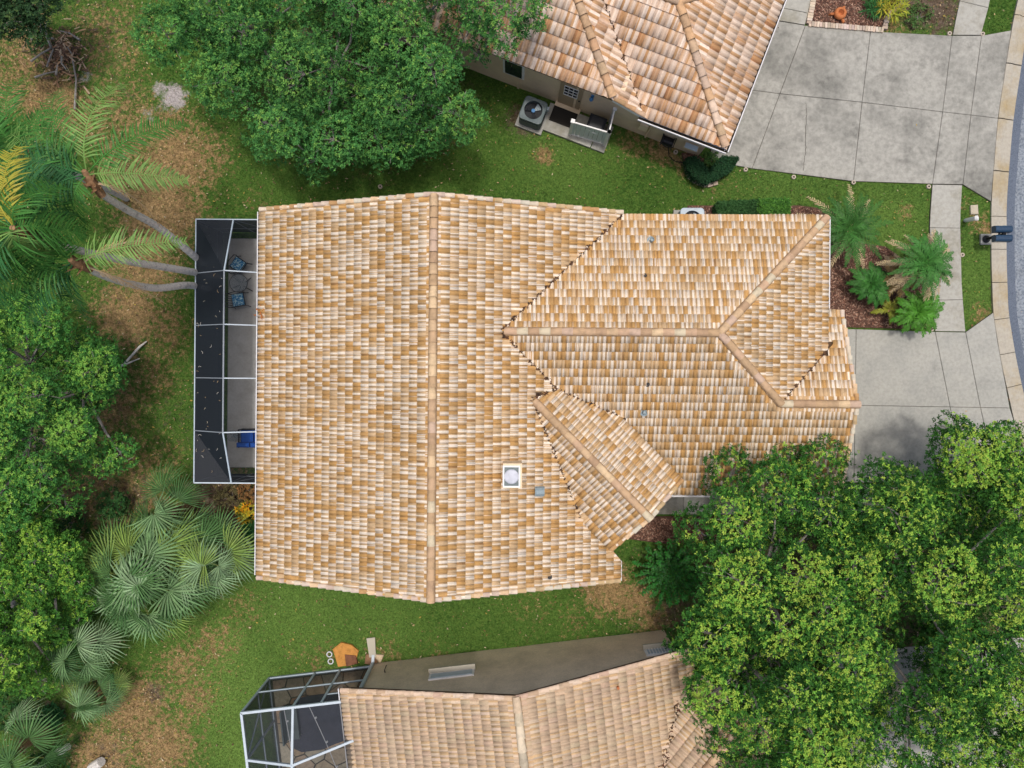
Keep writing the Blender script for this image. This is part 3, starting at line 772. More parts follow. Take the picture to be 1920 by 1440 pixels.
for (x_, y_, dx, dy) in ((-3, YG - .28, 1.4, .06), (3, YG - .28, 1.2, .06), (-3, -YG + .28, 1.4, .06), (3.5, -YG + .28, 1.4, .06), (9.5, wy + 3.82, 1.4, .06)):
    wd_ = MB().box((x_, y_, 1.5), (dx, dy, 1.2)).build('window', M['white'], main)
    MB().box((x_, y_ + (.025 if y_ > 0 else -.025), 1.5), (dx - .14, dy, 1.06)).build('pane', M['glass'], wd_)
# roof vents and the round skylight box
def mpt(u, v, z): 
    p = P(u, v, z); q = Vector((p.x + 2.57, p.y + .77)); c_, s_ = math.cos(-TH), math.sin(-TH); return Vector((q.x * c_ - q.y * s_, q.x * s_ + q.y * c_))
q = mpt(959, 890, 4.75); zb = zMR(q.x, q.y)
sk = MB().box((q.x + .03, q.y + .02, zb + .30), (.62, .80, 1.0)).build('skylight_box', M['stucco'], main)
m_ = MB(); zt = zb + .80
for dx, dy, a, b in ((0, .33, .56, .05), (0, -.33, .56, .05), (.26, 0, .05, .61), (-.26, 0, .05, .61)): m_.box((q.x + dx, q.y + dy, zt + .03), (a, b, .06))
m_.build('frame', M['white'], sk); MB().box((q.x, q.y, zt + .012), (.5, .62, .02)).build('tray', M['acbody'], sk)
MB().lathe((q.x, q.y, zt + .02), [(.235, 0), (.24, .05), (.215, .075), (.12, .09), (.0, .094)], 28).build('dome', M['skydome'], sk)
def pipe_vent(u, v, zf, r, h, material, name):
    q = mpt(u, v, 4.2); z = zf(q.x, q.y); q = mpt(u, v, z + .1); z = zf(q.x, q.y)
    o = MB().lathe((q.x, q.y, z - .05), [(r, 0), (r, h), (r * .75, h + .02), (r * .7, h - .04)], 12).build(name, M[material], main)
    MB().lathe((q.x, q.y, z - .04), [(r * 2, .0), (r * 2, .085), (r * 1.1, .1)], 12).build('flashing', M['lead' if material == 'lead' else 'vent'], o)
zWN = lambda x, y: zw - sl * (y - wy)
pipe_vent(1222, 450, zWN, .075, .32, 'vent', 'vent_pipe'); pipe_vent(1210, 517, zWN, .05, .22, 'lead', 'vent_pipe')
pipe_vent(1215, 720, zWS, .05, .22, 'lead', 'vent_pipe'); pipe_vent(1208, 773, zWS, .075, .3, 'vent', 'vent_pipe'); pipe_vent(1030, 1083, zMR, .05, .2, 'lead', 'vent_pipe')
q = mpt(1011, 920, 3.9); z = zMR(q.x, q.y); m_ = MB()   # gooseneck hood
pr = [(-.16, 0), (.16, 0), (.17, .14), (.14, .24), (.06, .30), (-.06, .30), (-.14, .24), (-.17, .14)]
vs = [(q.x - .15, q.y + a, z - .02 + b) for a, b in pr] + [(q.x + .17, q.y + a, z - .06 + b) for a, b in pr]
m_.add(vs, [(i, (i + 1) % 8, 8 + (i + 1) % 8, 8 + i) for i in range(8)] + [tuple(range(8)), tuple(range(15, 7, -1))]); m_.build('vent_hood', M['vent'], main)

# ------------------------------------------------------------------ upper neighbour (frame: x = up the right gutter, y = left along the low eave)
sn_ = .40; zc = 2.75
nC = P(1360, 278, zc); PHN = R(69)
north = thing('house', 'house at upper right with rosy barrel tile roof, tan wall and white gutter', 'house', (nC.x, nC.y, 0), PHN, world=False)
hwN = 3.5; zp = zc + sn_ * (4.4 - 3.15); bmax = 17.0; aR = 7.5
slope(north, [(0, 0), (0, 3.15), (hwN, 3.15 + hwN), (hwN, hwN)], (sn_, 0), zc, TS_N)                       # low face of the garage hip
slope(north, [(0, 0), (hwN, hwN), (2 * hwN, 0)], (0, sn_), zc, TS_N)                                        # end face over the gutter
slope(north, [(2 * hwN, 0), (hwN, hwN), (hwN, 3.15 + hwN), (2 * hwN, 3.15 + 2 * hwN)], (-sn_, 0), zc + sn_ * 2 * hwN, TS_N)
slope(north, [(0, 3.15), (0, 4.4), (aR, 4.4 + aR), (hwN + .0, 3.15 + hwN)], (0, sn_), zc - sn_ * 3.15, TS_N)   # face right of the upper hip
slope(north, [(0, 4.4), (0, bmax), (aR, bmax), (aR, 4.4 + aR)], (sn_, 0), zp, TS_N)                         # long low-left face
finish_tiles(north)
caps(north, (hwN, hwN, zc + sn_ * hwN), (.05, .05, zc + .02), CAPS_N, .40)
caps(north, (hwN, hwN, zc + sn_ * hwN), (2 * hwN, 0, zc), CAPS_N, .40)
caps(north, (hwN, 3.15 + hwN, zc + sn_ * hwN), (hwN, hwN, zc + sn_ * hwN), CAPS_N, .40)
caps(north, (aR, 4.4 + aR, zp + sn_ * aR), (.05, 4.45, zp + .02), CAPS_N, .40)
rake(north, (.05, 4.38, zp - .02), (.05, 3.15, zc), RAKE_N, .42)
valley_debris(north, [((0.1, 3.2, zc + .02), (hwN, 3.15 + hwN, zc + sn_ * hwN))], 160, .035)
gutter(north, (-.08, 3.3, zc - .03), (-.08, -.08, zc - .03), .14, litter=True)
gutter(north, (-.08, -.08, zc - .03), (2 * hwN, -.08, zc - .03), .13, litter=True)
ao = .42
wn = MB().prism([(ao, .45), (2 * hwN - .4, .45), (2 * hwN - .4, 8), (12, 8), (12, bmax - .4), (ao, bmax - .4)], -.1, 2.62).build('wall', M['stucco'], north)
MB().prism([(ao, 4.1), (11.9, 4.7), (11.9, bmax - .5), (ao, bmax - .5)], 2.62, zp - .02).build('wall_plate', M['stucco'], north)
MB().prism([(ao - .4, 4.4), (ao - .36, 4.4), (ao - .36, bmax), (ao - .4, bmax)], zp - .22, zp - .03).build('fascia', M['stucco'], north)
MB().prism([(ao - .36, 4.4), (ao, 4.4), (ao, bmax), (ao - .36, bmax)], zp - .1, zp - .06).build('soffit', M['white'], north)
MB().prism([(-.01, 0), (.03, 0), (.03, 3.2), (-.01, 3.2)], zc - .2, zc - .03).build('fascia', M['white'], north)
MB().add([(-.02, 4.4, zp - .01), (-.02, 3.1, zc - .03), (-.02, 3.1, zc - .2), (-.02, 4.4, zp - .2), (.02, 4.4, zp - .01), (.02, 3.1, zc - .03), (.02, 3.1, zc - .2), (.02, 4.4, zp - .2)], [(0,1,2,3),(7,6,5,4),(0,4,5,1),(1,5,6,2),(2,6,7,3),(3,7,4,0)]).build('rake_board', M['white'], north)
gdn = MB().box((3.5, .43, 1.05), (4.9, .05, 2.1)).build('garage_door', M['garagedoor'], north)
for i in range(4): MB().box((3.5, .405, .28 + i * .52), (4.86, .03, .50)).build('door_panel', M['garagedoor'], gdn)
cN, sN = math.cos(-PHN), math.sin(-PHN)
def to_n(p):
    q = Vector((p[0] - nC.x, p[1] - nC.y)); return Vector((q.x * cN - q.y * sN, q.x * sN + q.y * cN, p[2]))
def from_n(x, y, z=0):
    c_, s_ = math.cos(PHN), math.sin(PHN); return Vector((nC.x + x * c_ - y * s_, nC.y + x * s_ + y * c_, z))
def on_wall(u, v, a):
    """where the sight line through pixel (u,v) meets the wall plane x = a"""
    p0 = to_n(P(u, v, 0)); p1 = to_n((0, 0, H)); t = (a - p1.x) / (p0.x - p1.x); return p1.lerp(p0, t)
def wbox(name, a, b0, b1, z0, z1, proud, material, parent, th=.05):
    return MB().box((a - proud, (b0 + b1) / 2, (z0 + z1) / 2), (th, abs(b1 - b0), z1 - z0)).build(name, material, parent)
pw1, pw2 = on_wall(946, 125, ao), on_wall(981, 140, ao)
b0, b1 = pw1.y, pw2.y
wN = wbox('window', ao, b0 + .05, b1 - .05, .95, 2.2, .01, M['white'], north)
wbox('pane', ao, b0 - .04, b1 + .04, 1.05, 2.10, .03, M['glass'], wN)
dq = on_wall(1071, 173, ao); db = dq.y
dN = wbox('door', ao, db - .45, db + .45, .03, 2.1, .015, M['door'], north)
m_ = MB(); 
for k in range(4):
    m_.box((ao - .055, db - .27 + k * .18, 1.55), (.03, .025, .82)); m_.box((ao - .055, db, 1.16 + k * .26), (.03, .56, .025))
wbox('door_glass', ao, db - .27, db + .27, 1.16, 1.94, .025, M['glass'], dN); m_.build('glazing_bars', M['white'], dN)
wbox('threshold', ao - .1, db - .52, db + .52, 0, .14, 0, M['stucco'], north, .2)
MB().lathe((ao - .06, db - .38, 1.0), [(.03, 0), (.035, .03), (.0, .06)], 8).build('door_handle', M['black'], dN)
dl = on_wall(1110, 184, ao)
lm = MB().box((ao - .03, dl.y, 1.85), (.06, .12, .16)).build('wall_lamp', M['blue'], north)
MB().lathe((ao - .14, dl.y, 1.72), [(.05, 0), (.085, .12), (.05, .22), (.0, .25)], 8).build('lamp_shade', M['blue'], lm)
gmx = on_wall(1205, 240, ao)
MB().box((ao - .09, gmx.y, 1.1), (.18, .32, .5)).build('meter_box', M['stucco'], north)
MB().tube([(ao - .06, gmx.y - .25, .05), (ao - .06, gmx.y - .25, 2.4)], .035, 8).build('conduit', M['stucco'], north)
for b_ in (8.1, 5.75): MB().box((ao - .025, b_, 1.25), (.05, .09, 2.6)).build('downpipe', M['stucco'], north)
wb_ = on_wall(1312, 288, ao - .1)
wbx = MB().box((ao - .13, .95, .95), (.22, .55, .14)).build('window_ledge', M['stucco'], north); MB().box((ao - .16, .95, 1.04), (.2, .5, .03)).build('ledge_flashing', M['alu'], wbx)

# ------------------------------------------------------------------ lower neighbour (frame: x right along the gable, y up; origin at the gable's ridge foot)
PHS = R(6.6); zsr = 5.18; ss = .355; sO = P(968, 1306, zsr); SX = 6.25; zse = zsr - ss * SX
south = thing('house', 'house at the bottom with plain beige tile roof and taupe gable wall', 'house', (sO.x, sO.y, 0), PHS, world=False)
SL = 9.5
slope(south, [(-SX, -SL), (0, -SL), (0, 0), (-SX, 0)], (ss, 0), zsr, TS_S)
# diagonal porch gable on its right slope: ridge runs up and to the right
sa = Vector((3.6, -6.3)); zsa = zsr - ss * sa.x; us = Vector((.7071, .7071)); nls = Vector((-.7071, .7071)); nrs = Vector((.7071, -.7071)); hs_ = 1.85; sps = .38; zspe = zsa - sps * hs_
ts1 = ((zsr - zspe) / ss - (sa.x + nls.x * hs_)) / us.x; SLs = sa + nls * hs_ + us * ts1
slope(south, [(0, -SL), (SX, -SL), (SX, -8.6), tuple(sa), tuple(SLs), (SLs.x + .25, SLs.y + .1), (SX, SLs.y + (SX - SLs.x) + .1), (SX, 0), (0, 0)], (-ss, 0), zsr, TS_S)
SB = sa + us * 5.9; g_ = nls * -sps; slope(south, [tuple(sa), tuple(SB), tuple(SB + nls * hs_), tuple(SLs)], tuple(g_), zsa - g_.dot(sa), TS_S)
g_ = nrs * -sps; slope(south, [tuple(sa), tuple(sa + nrs * hs_ + us * 1.2), tuple(SB + nrs * hs_), tuple(SB)], tuple(g_), zsa - g_.dot(sa), TS_S)
finish_tiles(south)
caps(south, (0, -.02, zsr), (0, -SL, zsr), cap_meshes(.42, .15, [(.60, .50, .36), (.56, .45, .31), (.62, .52, .4)], 'ridge_cap'), .42)
caps(south, (*sa, zsa), (*SB, zsa), CAPS_M, .4)
rake(south, (0, -.03, zsr), (-SX, -.03, zse), RAKE_S, .355); rake(south, (0, -.03, zsr), (SX, -.03, zse), RAKE_S, .355)
valley_debris(south, [((SLs.x, SLs.y, zspe), (*sa, zsa))], 420, .12)
gutter(south, (-SX - .07, 0, zse - .03), (-SX - .07, -SL, zse - .03), litter=True)
MB().prism([(-SX + .45, -.38), (0, -.38), (SX - .35, -.38), (SX - .35, -SL), (0, -SL), (-SX + .45, -SL)], -.1, lambda x, y: zsr - ss * abs(x) - .18).build('wall', M['stucco_s'], south)
cS, sS = math.cos(-PHS), math.sin(-PHS)
def to_s(p):
    q = Vector((p[0] - sO.x, p[1] - sO.y)); return Vector((q.x * cS - q.y * sS, q.x * sS + q.y * cS, p[2]))
def from_s(x, y, z=0):
    c_, s_ = math.cos(PHS), math.sin(PHS); return Vector((sO.x + x * c_ - y * s_, sO.y + x * s_ + y * c_, z))
def on_swall(u, v, yy):
    p0 = to_s(P(u, v, 0)); p1 = to_s((0, 0, H)); t = (yy - p1.y) / (p0.y - p1.y); return p1.lerp(p0, t)
for (ua, va, ub, vb, nb) in ((803, 1277, 889, 1265, 0), (1213, 1231, 1262, 1224, 9)):
    a_, b_ = on_swall(ua, va, -.38), on_swall(ub, vb, -.38); xm = (a_.x + b_.x) / 2; wd_ = abs(b_.x - a_.x); zt_ = (a_.z + b_.z) / 2
    wo = MB().box((xm, -.36, zt_ - .22), (wd_, .07, .5)).build('window', M['white'], south)
    MB().box((xm, -.335, zt_ - .2), (wd_ - .16, .06, .36)).build('pane', M['alu'], wo)  # pale pane: the sky's reflection is put into its colour
    MB().box((xm, -.27, zt_ - .50), (wd_ + .06, .24, .09)).build('sill', M['splash'], wo)
    if nb:
        m_ = MB()
        for k in range(nb): m_.box((xm - wd_ / 2 + (k + .5) * wd_ / nb, -.30, zt_ - .2), (.03, .04, .4))
        m_.build('glazing_bars', M['white'], wo)
hb = on_swall(722, 1262, -.38)
MB().tube([(hb.x, -.36, hb.z), (hb.x, -.25, hb.z + .02), (hb.x + .02, -.2, hb.z - .3)], .018, 6).build('hose_tap', M['black'], south)
pvs = to_s(P(1158, 1287, 4.0)); MB().lathe((pvs.x, pvs.y, zsr - ss * pvs.x - .02), [(.05, 0), (.05, .22), (.03, .23)], 10).build('vent_pipe', M['terracotta'], south)

# ================================================================== SCREENED LANAI of the main house (frame of the main house)
lan = thing('screen_enclosure', 'long low screened lanai with dark mesh along the left of the checkered roof', 'screen enclosure', (-2.57, -.77, 0), TH, world=False)
xo, xr, xi = -8.98, -7.62, -6.56; zo, zr_, zi = 2.40, 3.20, 2.70; y0, y1 = mpt(362, 905, zo).y, mpt(368, 411, zo).y
ysec = [mpt(414, v, zr_).y for v in (507, 608, 709, 811)]
struct_slab = MB().prism([(xo + .25, y0 + .25), (xo + .25, y1 - .25), (-5.9, y1 - .25), (-5.9, y0 + .25)], -.1, .05, inset=.03, drop=.02).build('lanai_slab', M['slab'], None)
struct_slab.location = Vector((-2.57, -.77, 0)) + Matrix.Rotation(TH, 3, 'Z') @ LOC[struct_slab.name]; struct_slab.rotation_euler = (0, 0, TH); struct(struct_slab)
def lbar(a, b, wd=.06, h=.06, name='frame_bar', m='alu'): return MB().bar(a, b, wd, h).build(name, M[m], lan)
def pane(name, pts, m, parent, th=.006):
    a = Vector(pts[0]); n_ = (Vector(pts[1]) - a).cross(Vector(pts[2]) - a).normalized() * th
    k = len(pts); vs = [tuple(p) for p in pts] + [tuple(Vector(p) - n_) for p in pts]
    # one thin sheet (a single face carries the mesh screen)
    return MB().add([tuple(p) for p in pts], [tuple(range(k))]).build(name, M[m], parent)
lbar((xo, y0, zo), (xo, y1, zo), .038, .05, m='alu'); lbar((xo, y1, zo), (xi, y1, zo), .038, .05); lbar((xo, y0, zo), (xi, y0, zo), .042, .05, m='alu_w')
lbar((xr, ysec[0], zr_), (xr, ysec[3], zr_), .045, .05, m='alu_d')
lbar((xr, ysec[0], zr_), (xr, y1, zo), .045, .05); lbar((xr, ysec[3], zr_), (xr, y0, zo), .05, .05)
for y_ in ysec:
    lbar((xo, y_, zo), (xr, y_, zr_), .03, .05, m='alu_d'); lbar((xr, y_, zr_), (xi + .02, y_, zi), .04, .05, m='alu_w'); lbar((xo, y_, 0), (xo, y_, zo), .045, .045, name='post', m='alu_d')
for y_ in (y0, y1):
    lbar((xo, y_, 0), (xo, y_, zo), .05, .05, name='post', m='alu_d')
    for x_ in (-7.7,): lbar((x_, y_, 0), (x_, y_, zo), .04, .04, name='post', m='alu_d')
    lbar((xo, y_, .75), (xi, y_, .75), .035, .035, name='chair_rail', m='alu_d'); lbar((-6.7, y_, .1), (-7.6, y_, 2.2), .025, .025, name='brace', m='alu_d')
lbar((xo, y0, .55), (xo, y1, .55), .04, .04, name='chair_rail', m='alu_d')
ys_ = [y1] + ysec + [y0]
for i in range(5):
    ya, yb = ys_[i], ys_[i + 1]; za_ = zo if i == 0 else zr_; zb_ = zo if i == 4 else zr_; zia = zo if i == 0 else zi; zib = zo if i == 4 else zi
    pane('screen_panel', [(xo, ya, zo), (xo, yb, zo), (xr, yb, zb_), (xr, ya, za_)], 'screen_old', lan)
    pane('screen_panel', [(xr, ya, za_), (xr, yb, zb_), (xi, yb, zib), (xi, ya, zia)], 'screen_roof', lan)
    pane('screen_panel', [(xo, ya, 0), (xo, yb, 0), (xo, yb, zo), (xo, ya, zo)], 'screen_wall', lan)
for y_ in (y0, y1): pane('screen_panel', [(xo, y_, 0), (-6.0, y_, 0), (-6.0, y_, zo), (xo, y_, zo)], 'screen_wall', lan)
m_ = MB()
for k in range(46):
    y_ = random.uniform(y0 + .2, y1 - .2); f_ = random.uniform(.08, .95); x_ = xo + (xr - xo) * f_; z_ = zo + (zr_ - zo) * f_ * min(1, (y_ - y0) / 1.9, (y1 - y_) / 1.9) + .03
    an = random.uniform(0, 6.28); l = random.uniform(.02, .07); d_ = Vector((math.cos(an) * l, math.sin(an) * l, 0)); e_ = Vector((math.cos(an + .9) * l, math.sin(an + .9) * l, 0))
    m_.tube([(x_, y_, z_), tuple(Vector((x_, y_, z_)) + d_), tuple(Vector((x_, y_, z_)) + d_ + e_)], .006, 4, tint=random.choice(((.55, .52, .46), (.35, .25, .14), (.45, .40, .3))))
o = m_.build('screen_litter', M['debris'], lan); o['kind'] = 'stuff'
def from_m(x, y, z=0):
    c_, s_ = math.cos(TH), math.sin(TH); return Vector((-2.57 + x * c_ - y * s_, -.77 + x * s_ + y * c_, z))

# ---------------------------------------------------------------- lanai furniture
def chair(label, c, rz):
    t = thing('patio_chair', label, 'chair', (c[0], c[1], .05), rz, 'patio chairs in the lanai', world=False)
    w_, d_ = .52, .50
    MB().box((0, 0, .40), (w_, d_, .03)).build('seat_frame', M['black'], t)
    cu = MB(); cu.prism([(-.23, -.22), (.23, -.22), (.23, .22), (-.23, .22)], .415, .49, inset=.04, drop=.03); cu.build('seat_cushion', M['patcush'], t)
    MB().tube([(-.26, .24, .4), (-.27, .32, .72), (-.22, .38, 1.0), (0, .40, 1.04), (.22, .38, 1.0), (.27, .32, .72), (.26, .24, .4)], .018, 6).build('back_frame', M['black'], t)
    m = MB()
    for k in range(5): m.bar((-.18 + k * .09, .26, .42), (-.18 + k * .09, .385, 1.0), .022, .012)
    m.build('backrest', M['black'], t)
    for sx in (-1, 1):
        MB().tube([(sx * .27, .27, .66), (sx * .30, .0, .66), (sx * .28, -.24, .62), (sx * .26, -.27, .40)], .016, 6).build('armrest', M['black'], t)
        for sy in (-1, 1): MB().tube([(sx * .24, sy * .23, .40), (sx * .28, sy * .30, 0)], .016, 6).build('leg', M['black'], t)
    return t
p = P(446, 496, .5); chair('patio chair with patterned blue cushion nearer the top end of the lanai', (p.x, p.y), R(145))
p = P(446, 562, .5); chair('patio chair with patterned blue cushion below the glass bistro table', (p.x, p.y), R(100))
p = P(448, 531, .7); t = thing('bistro_table', 'small glass bistro table with curly black legs between two patio chairs', 'table', (p.x, p.y, .05), .3, world=False)
MB().lathe((0, 0, .70), [(.34, 0), (.35, .006), (.34, .012)], 24).build('table_top', M['glasstop'], t)
MB().tube([(.35 * math.cos(a * math.pi / 10), .35 * math.sin(a * math.pi / 10), .70) for a in range(21)], .013, 5).build('rim', M['black'], t)
for k in range(4):
    a = k * math.pi / 2 + .4; MB().tube([(.30 * math.cos(a), .30 * math.sin(a), .69), (.08 * math.cos(a), .08 * math.sin(a), .45), (.12 * math.cos(a), .12 * math.sin(a), .25), (.38 * math.cos(a + .2), .38 * math.sin(a + .2), .0)], .015, 5).build('leg', M['black'], t)
p = P(470, 822, .5); t = thing('love_seat', 'cobalt blue cushioned love seat on the lanai by the eave', 'sofa', (p.x + .08, p.y, .05), R(180), world=False)
MB().box((0, 0, .22), (1.0, .74, .06)).build('seat_frame', M['black'], t)
for sx in (-.26, .26): MB().prism([(sx - .24, -.30), (sx + .24, -.30), (sx + .24, .26), (sx - .24, .26)], .25, .42, inset=.06, drop=.05).build('seat_cushion', M['bluecush'], t)
for sx in (-.26, .26): MB().prism([(sx - .24, .14), (sx + .24, .14), (sx + .24, .32), (sx - .24, .32)], .42, .86, inset=.05, drop=.06).build('back_cushion', M['bluecush'], t)
for sx in (-.53, .53):
    MB().box((sx, 0, .5), (.05, .72, .04)).build('armrest', M['black'], t)
    for sy in (-.33, .33): MB().box((sx, sy, .25), (.04, .04, .5)).build('leg', M['black'], t)
p = P(437, 817, .5); t = thing('side_table', 'round grey side table left of the blue love seat', 'table', (p.x, p.y, .05), 0, world=False)
MB().lathe((0, 0, .48), [(.22, 0), (.235, .012), (.235, .03), (.20, .035)], 24).build('table_top', M['glasstop'], t)
MB().lathe((0, 0, 0), [(.16, 0), (.16, .02), (.03, .05), (.025, .48)], 12).build('pedestal', M['vent'], t)

# ================================================================== POOL CAGE of the lower house (frame of the lower house)
cage = thing('pool_cage', 'white framed pool cage attached to the beige roofed house at the bottom', 'screen enclosure', (sO.x, sO.y, 0), PHS, world=False)
cx0 = -SX + .5 - 4.15; cy0 = -.46; cx1 = -SX + .42; cyl = -8.5; ct = 2.95; nx, ny = cx0 + 1.85, cy0 - 1.68; nz = 3.7
def cb(a, b, wd=.07, h=.07, name='frame_bar', m='alu_w'): return MB().bar(a, b, wd, h).build(name, M[m], cage)
cb((cx0, cy0, ct), (cx1 + .0, cy0, ct), .085, .085); cb((cx0, cy0, ct), (cx0, cyl, ct), .085, .085)
cb((cx0, cy0, .05), (cx1, cy0, .05), .08, .1, m='alu'); cb((cx0, cy0, .05), (cx0, cyl, .05), .08, .1, m='alu')
cb((cx0, cy0, 1.3), (cx1, cy0, 1.3), .06, .06, m='alu'); cb((cx0, cy0, 1.3), (cx0, cyl, 1.3), .06, .06, m='alu')
cb((cx1 - 1.2, cy0, 2.2), (cx1, cy0, 2.2), .05, .05, m='alu')
for x_ in (cx0, nx, nx + 1.0): cb((x_, cy0, 0), (x_, cy0, ct), .08, .08, name='post', m='alu')
for y_ in (cy0 - 1.68, cy0 - 3.6, cy0 - 5.5): cb((cx0, y_, 0), (cx0, y_, ct), .08, .08, name='post', m='alu')
cb((cx0, cy0 - 1.68, ct), (cx0, cy0 - .1, .4), .05, .05, name='brace', m='alu')
cb((nx, cy0, ct), (nx, ny, nz), .08, .08); cb((cx0, ny, ct), (nx, ny, nz), .08, .08); cb((nx, ny, nz), (cx1 + .1, ny + .35, zse + .0), .08, .08)
cb((nx, ny, nz), (nx, cyl, nz), .08, .08); cb((cx1 + .05, cy0, zse - .1), (cx1 + .05, cyl, zse - .1), .07, .09)
for y_ in (cy0 - 3.6, cy0 - 5.5): cb((cx0, y_, ct), (nx, y_, nz), .08, .08); cb((nx, y_, nz), (cx1, y_, zse), .08, .08)
pane('screen_panel', [(cx0, cy0, ct), (nx, cy0, ct), (nx, ny, nz), (cx0, ny, ct)], 'screen_pool', cage)
pane('screen_panel', [(nx, cy0, ct), (cx1, cy0, ct), (cx1, ny + .35, zse), (nx, ny, nz)], 'screen_pool', cage)
pane('screen_panel', [(nx, ny, nz), (cx1, ny + .35, zse), (cx1, cyl, zse), (nx, cyl, nz)], 'screen_pool', cage)
pane('screen_panel', [(cx0, ny, ct), (nx, ny, nz), (nx, cyl, nz), (cx0, cyl, ct)], 'screen_pool', cage)
pane('screen_panel', [(cx0, cy0, .05), (cx1, cy0, .05), (cx1, cy0, ct), (cx0, cy0, ct)], 'screen_poolwall', cage)
pane('screen_panel', [(cx0, cy0, .05), (cx0, cyl, .05), (cx0, cyl, ct), (cx0, cy0, ct)], 'screen_poolwall', cage)
def s_struct(o):
    o.location = Vector((sO.x, sO.y, 0)) + Matrix.Rotation(PHS, 3, 'Z') @ LOC[o.name]; o.rotation_euler = (0, 0, PHS); return struct(o)
deck = s_struct(MB().prism([(cx0, cyl), (cx1, cyl), (cx1, cy0), (cx0, cy0)], -.1, .02).build('pool_deck', M['joint'], None))
SC = [(.44, .33, .21), (.48, .40, .29), (.34, .20, .12), (.44, .36, .27), (.46, .37, .26), (.50, .43, .33)]
def flagstones(owner, poly, n, cols, z0, z1, sep=.55, minr=.0):
    """irregular flat stones: Voronoi cells of jittered points, clipped to the polygon"""
    A_ = np.array(poly); lo, hi = A_.min(0), A_.max(0); pts = []
    tries = 0
    while len(pts) < n and tries < 6000:
        tries += 1; q = RNG.uniform(lo, hi)
        if inpoly(q[None, :], poly)[0] and all(np.hypot(*(q - r_)) > sep for r_ in pts): pts.append(q)
    for q in pts:
        cell = [(p_[0], p_[1], 0) for p_ in poly]
        for r_ in pts:
            if r_ is q: continue
            m_ = (q + r_) / 2; dv_ = r_ - q; a = m_ - .0 * dv_; e_ = np.array((-dv_[1], dv_[0]))
            cell = clip_poly(cell, a, a + e_)
            if len(cell) < 3: break
        if len(cell) < 3: continue
        c2 = [(p_[0], p_[1]) for p_ in cell]
        cl = [c2[0]]
        for p_ in c2[1:]:
            if math.hypot(p_[0] - cl[-1][0], p_[1] - cl[-1][1]) > .04: cl.append(p_)
        if len(cl) < 3: continue
        ctr_ = np.mean(np.array(cl), 0); c2 = [tuple(ctr_ + (np.array(p_) - ctr_) * (1 - .03 / max(.1, np.hypot(*(np.array(p_) - ctr_))))) for p_ in cl]
        mb = MB().prism(c2, z0, z1 + random.uniform(-.004, .006), tint=vary2(.8, 1.15, random.choice(cols)))
        o = mb.build('flagstone', M['stone'], None)
        o.parent = owner; o.location = LOC[o.name] - LOC[owner.name]
flagstones(deck, [(cx0 + .1, cyl), (cx1 - .05, cyl), (cx1 - .05, cy0 - .1), (cx0 + .1, cy0 - .1)], 60, SC, -.05, .04)
s_struct(MB().prism([tuple(to_s(P(u_, v_)).xy) for u_, v_ in ((552,1312),(575,1304),(700,1288),(700,1370),(628,1394),(606,1404),(566,1409),(548,1400))], .03, .06).build('pool_water', M['poolwater'], None))
bx = thing('pool_bench', 'dark wicker bench inside the pool cage beside the pool', 'bench', from_s(cx0 + .78, -2.2), PHS, world=False)
MB().box((0, 0, .3), (.5, 1.3, .08)).build('seat', M['acbody'], bx); MB().box((-.24, 0, .55), (.06, 1.3, .45)).build('backrest', M['acbody'], bx)
for sx in (-.2, .2):
    for sy in (-.58, .58): MB().box((sx, sy, .16), (.06, .06, .26)).build('leg', M['acbody'], bx)
for k, (xa, ya, xb, yb, sag, lab) in enumerate(((nx - .35, cy0 - .05, nx - .75, cyl, .35, 'string of bulbs sagging at the outer side of the pool cage'), (nx + .55, cy0 - .05, nx + 1.75, cyl, .5, 'string of bulbs curving over the dark pool in the cage'))):
    t = thing('string_light', lab, 'string light', from_s(xa, ya, 2.9), PHS, 'string lights in the pool cage', world=False)
    pts = [((xb - xa) * (q / 16) + .5 * sag * math.sin(math.pi * q / 16), (yb - ya) * q / 16, -sag * math.sin(math.pi * q / 16)) for q in range(17)]
    MB().tube(pts, .014, 5).build('wire', M['wire'], t)
    for q in range(1, 16, 2): MB().lathe((pts[q][0] + .03, pts[q][1], pts[q][2] - .09), [(.0, 0), (.035, .02), (.04, .05), (.015, .09)], 8).build('bulb', M['bulb'], t)
dsx = on_swall(660, 1268, -.30)
dp = thing('downspout', 'white downspout on a splash block at the corner of the beige roofed house', 'downspout', from_s(cx1 + .12, -.28), PHS, world=False)
MB().box((0, 0, 1.45), (.11, .09, 2.6)).build('pipe', M['alu'], dp); MB().bar((0, 0, .16), (.03, .28, .07), .11, .09).build('elbow', M['alu_w'], dp)
MB().add([(-.13, .2, 0), (.13, .2, 0), (.17, .95, 0), (-.17, .95, 0), (-.13, .2, .09), (.13, .2, .09), (.17, .95, .05), (-.17, .95, .05)], [(4,5,6,7),(0,1,5,4),(1,2,6,5),(2,3,7,6),(3,0,4,7)]).build('splash_block', M['splash'], dp)
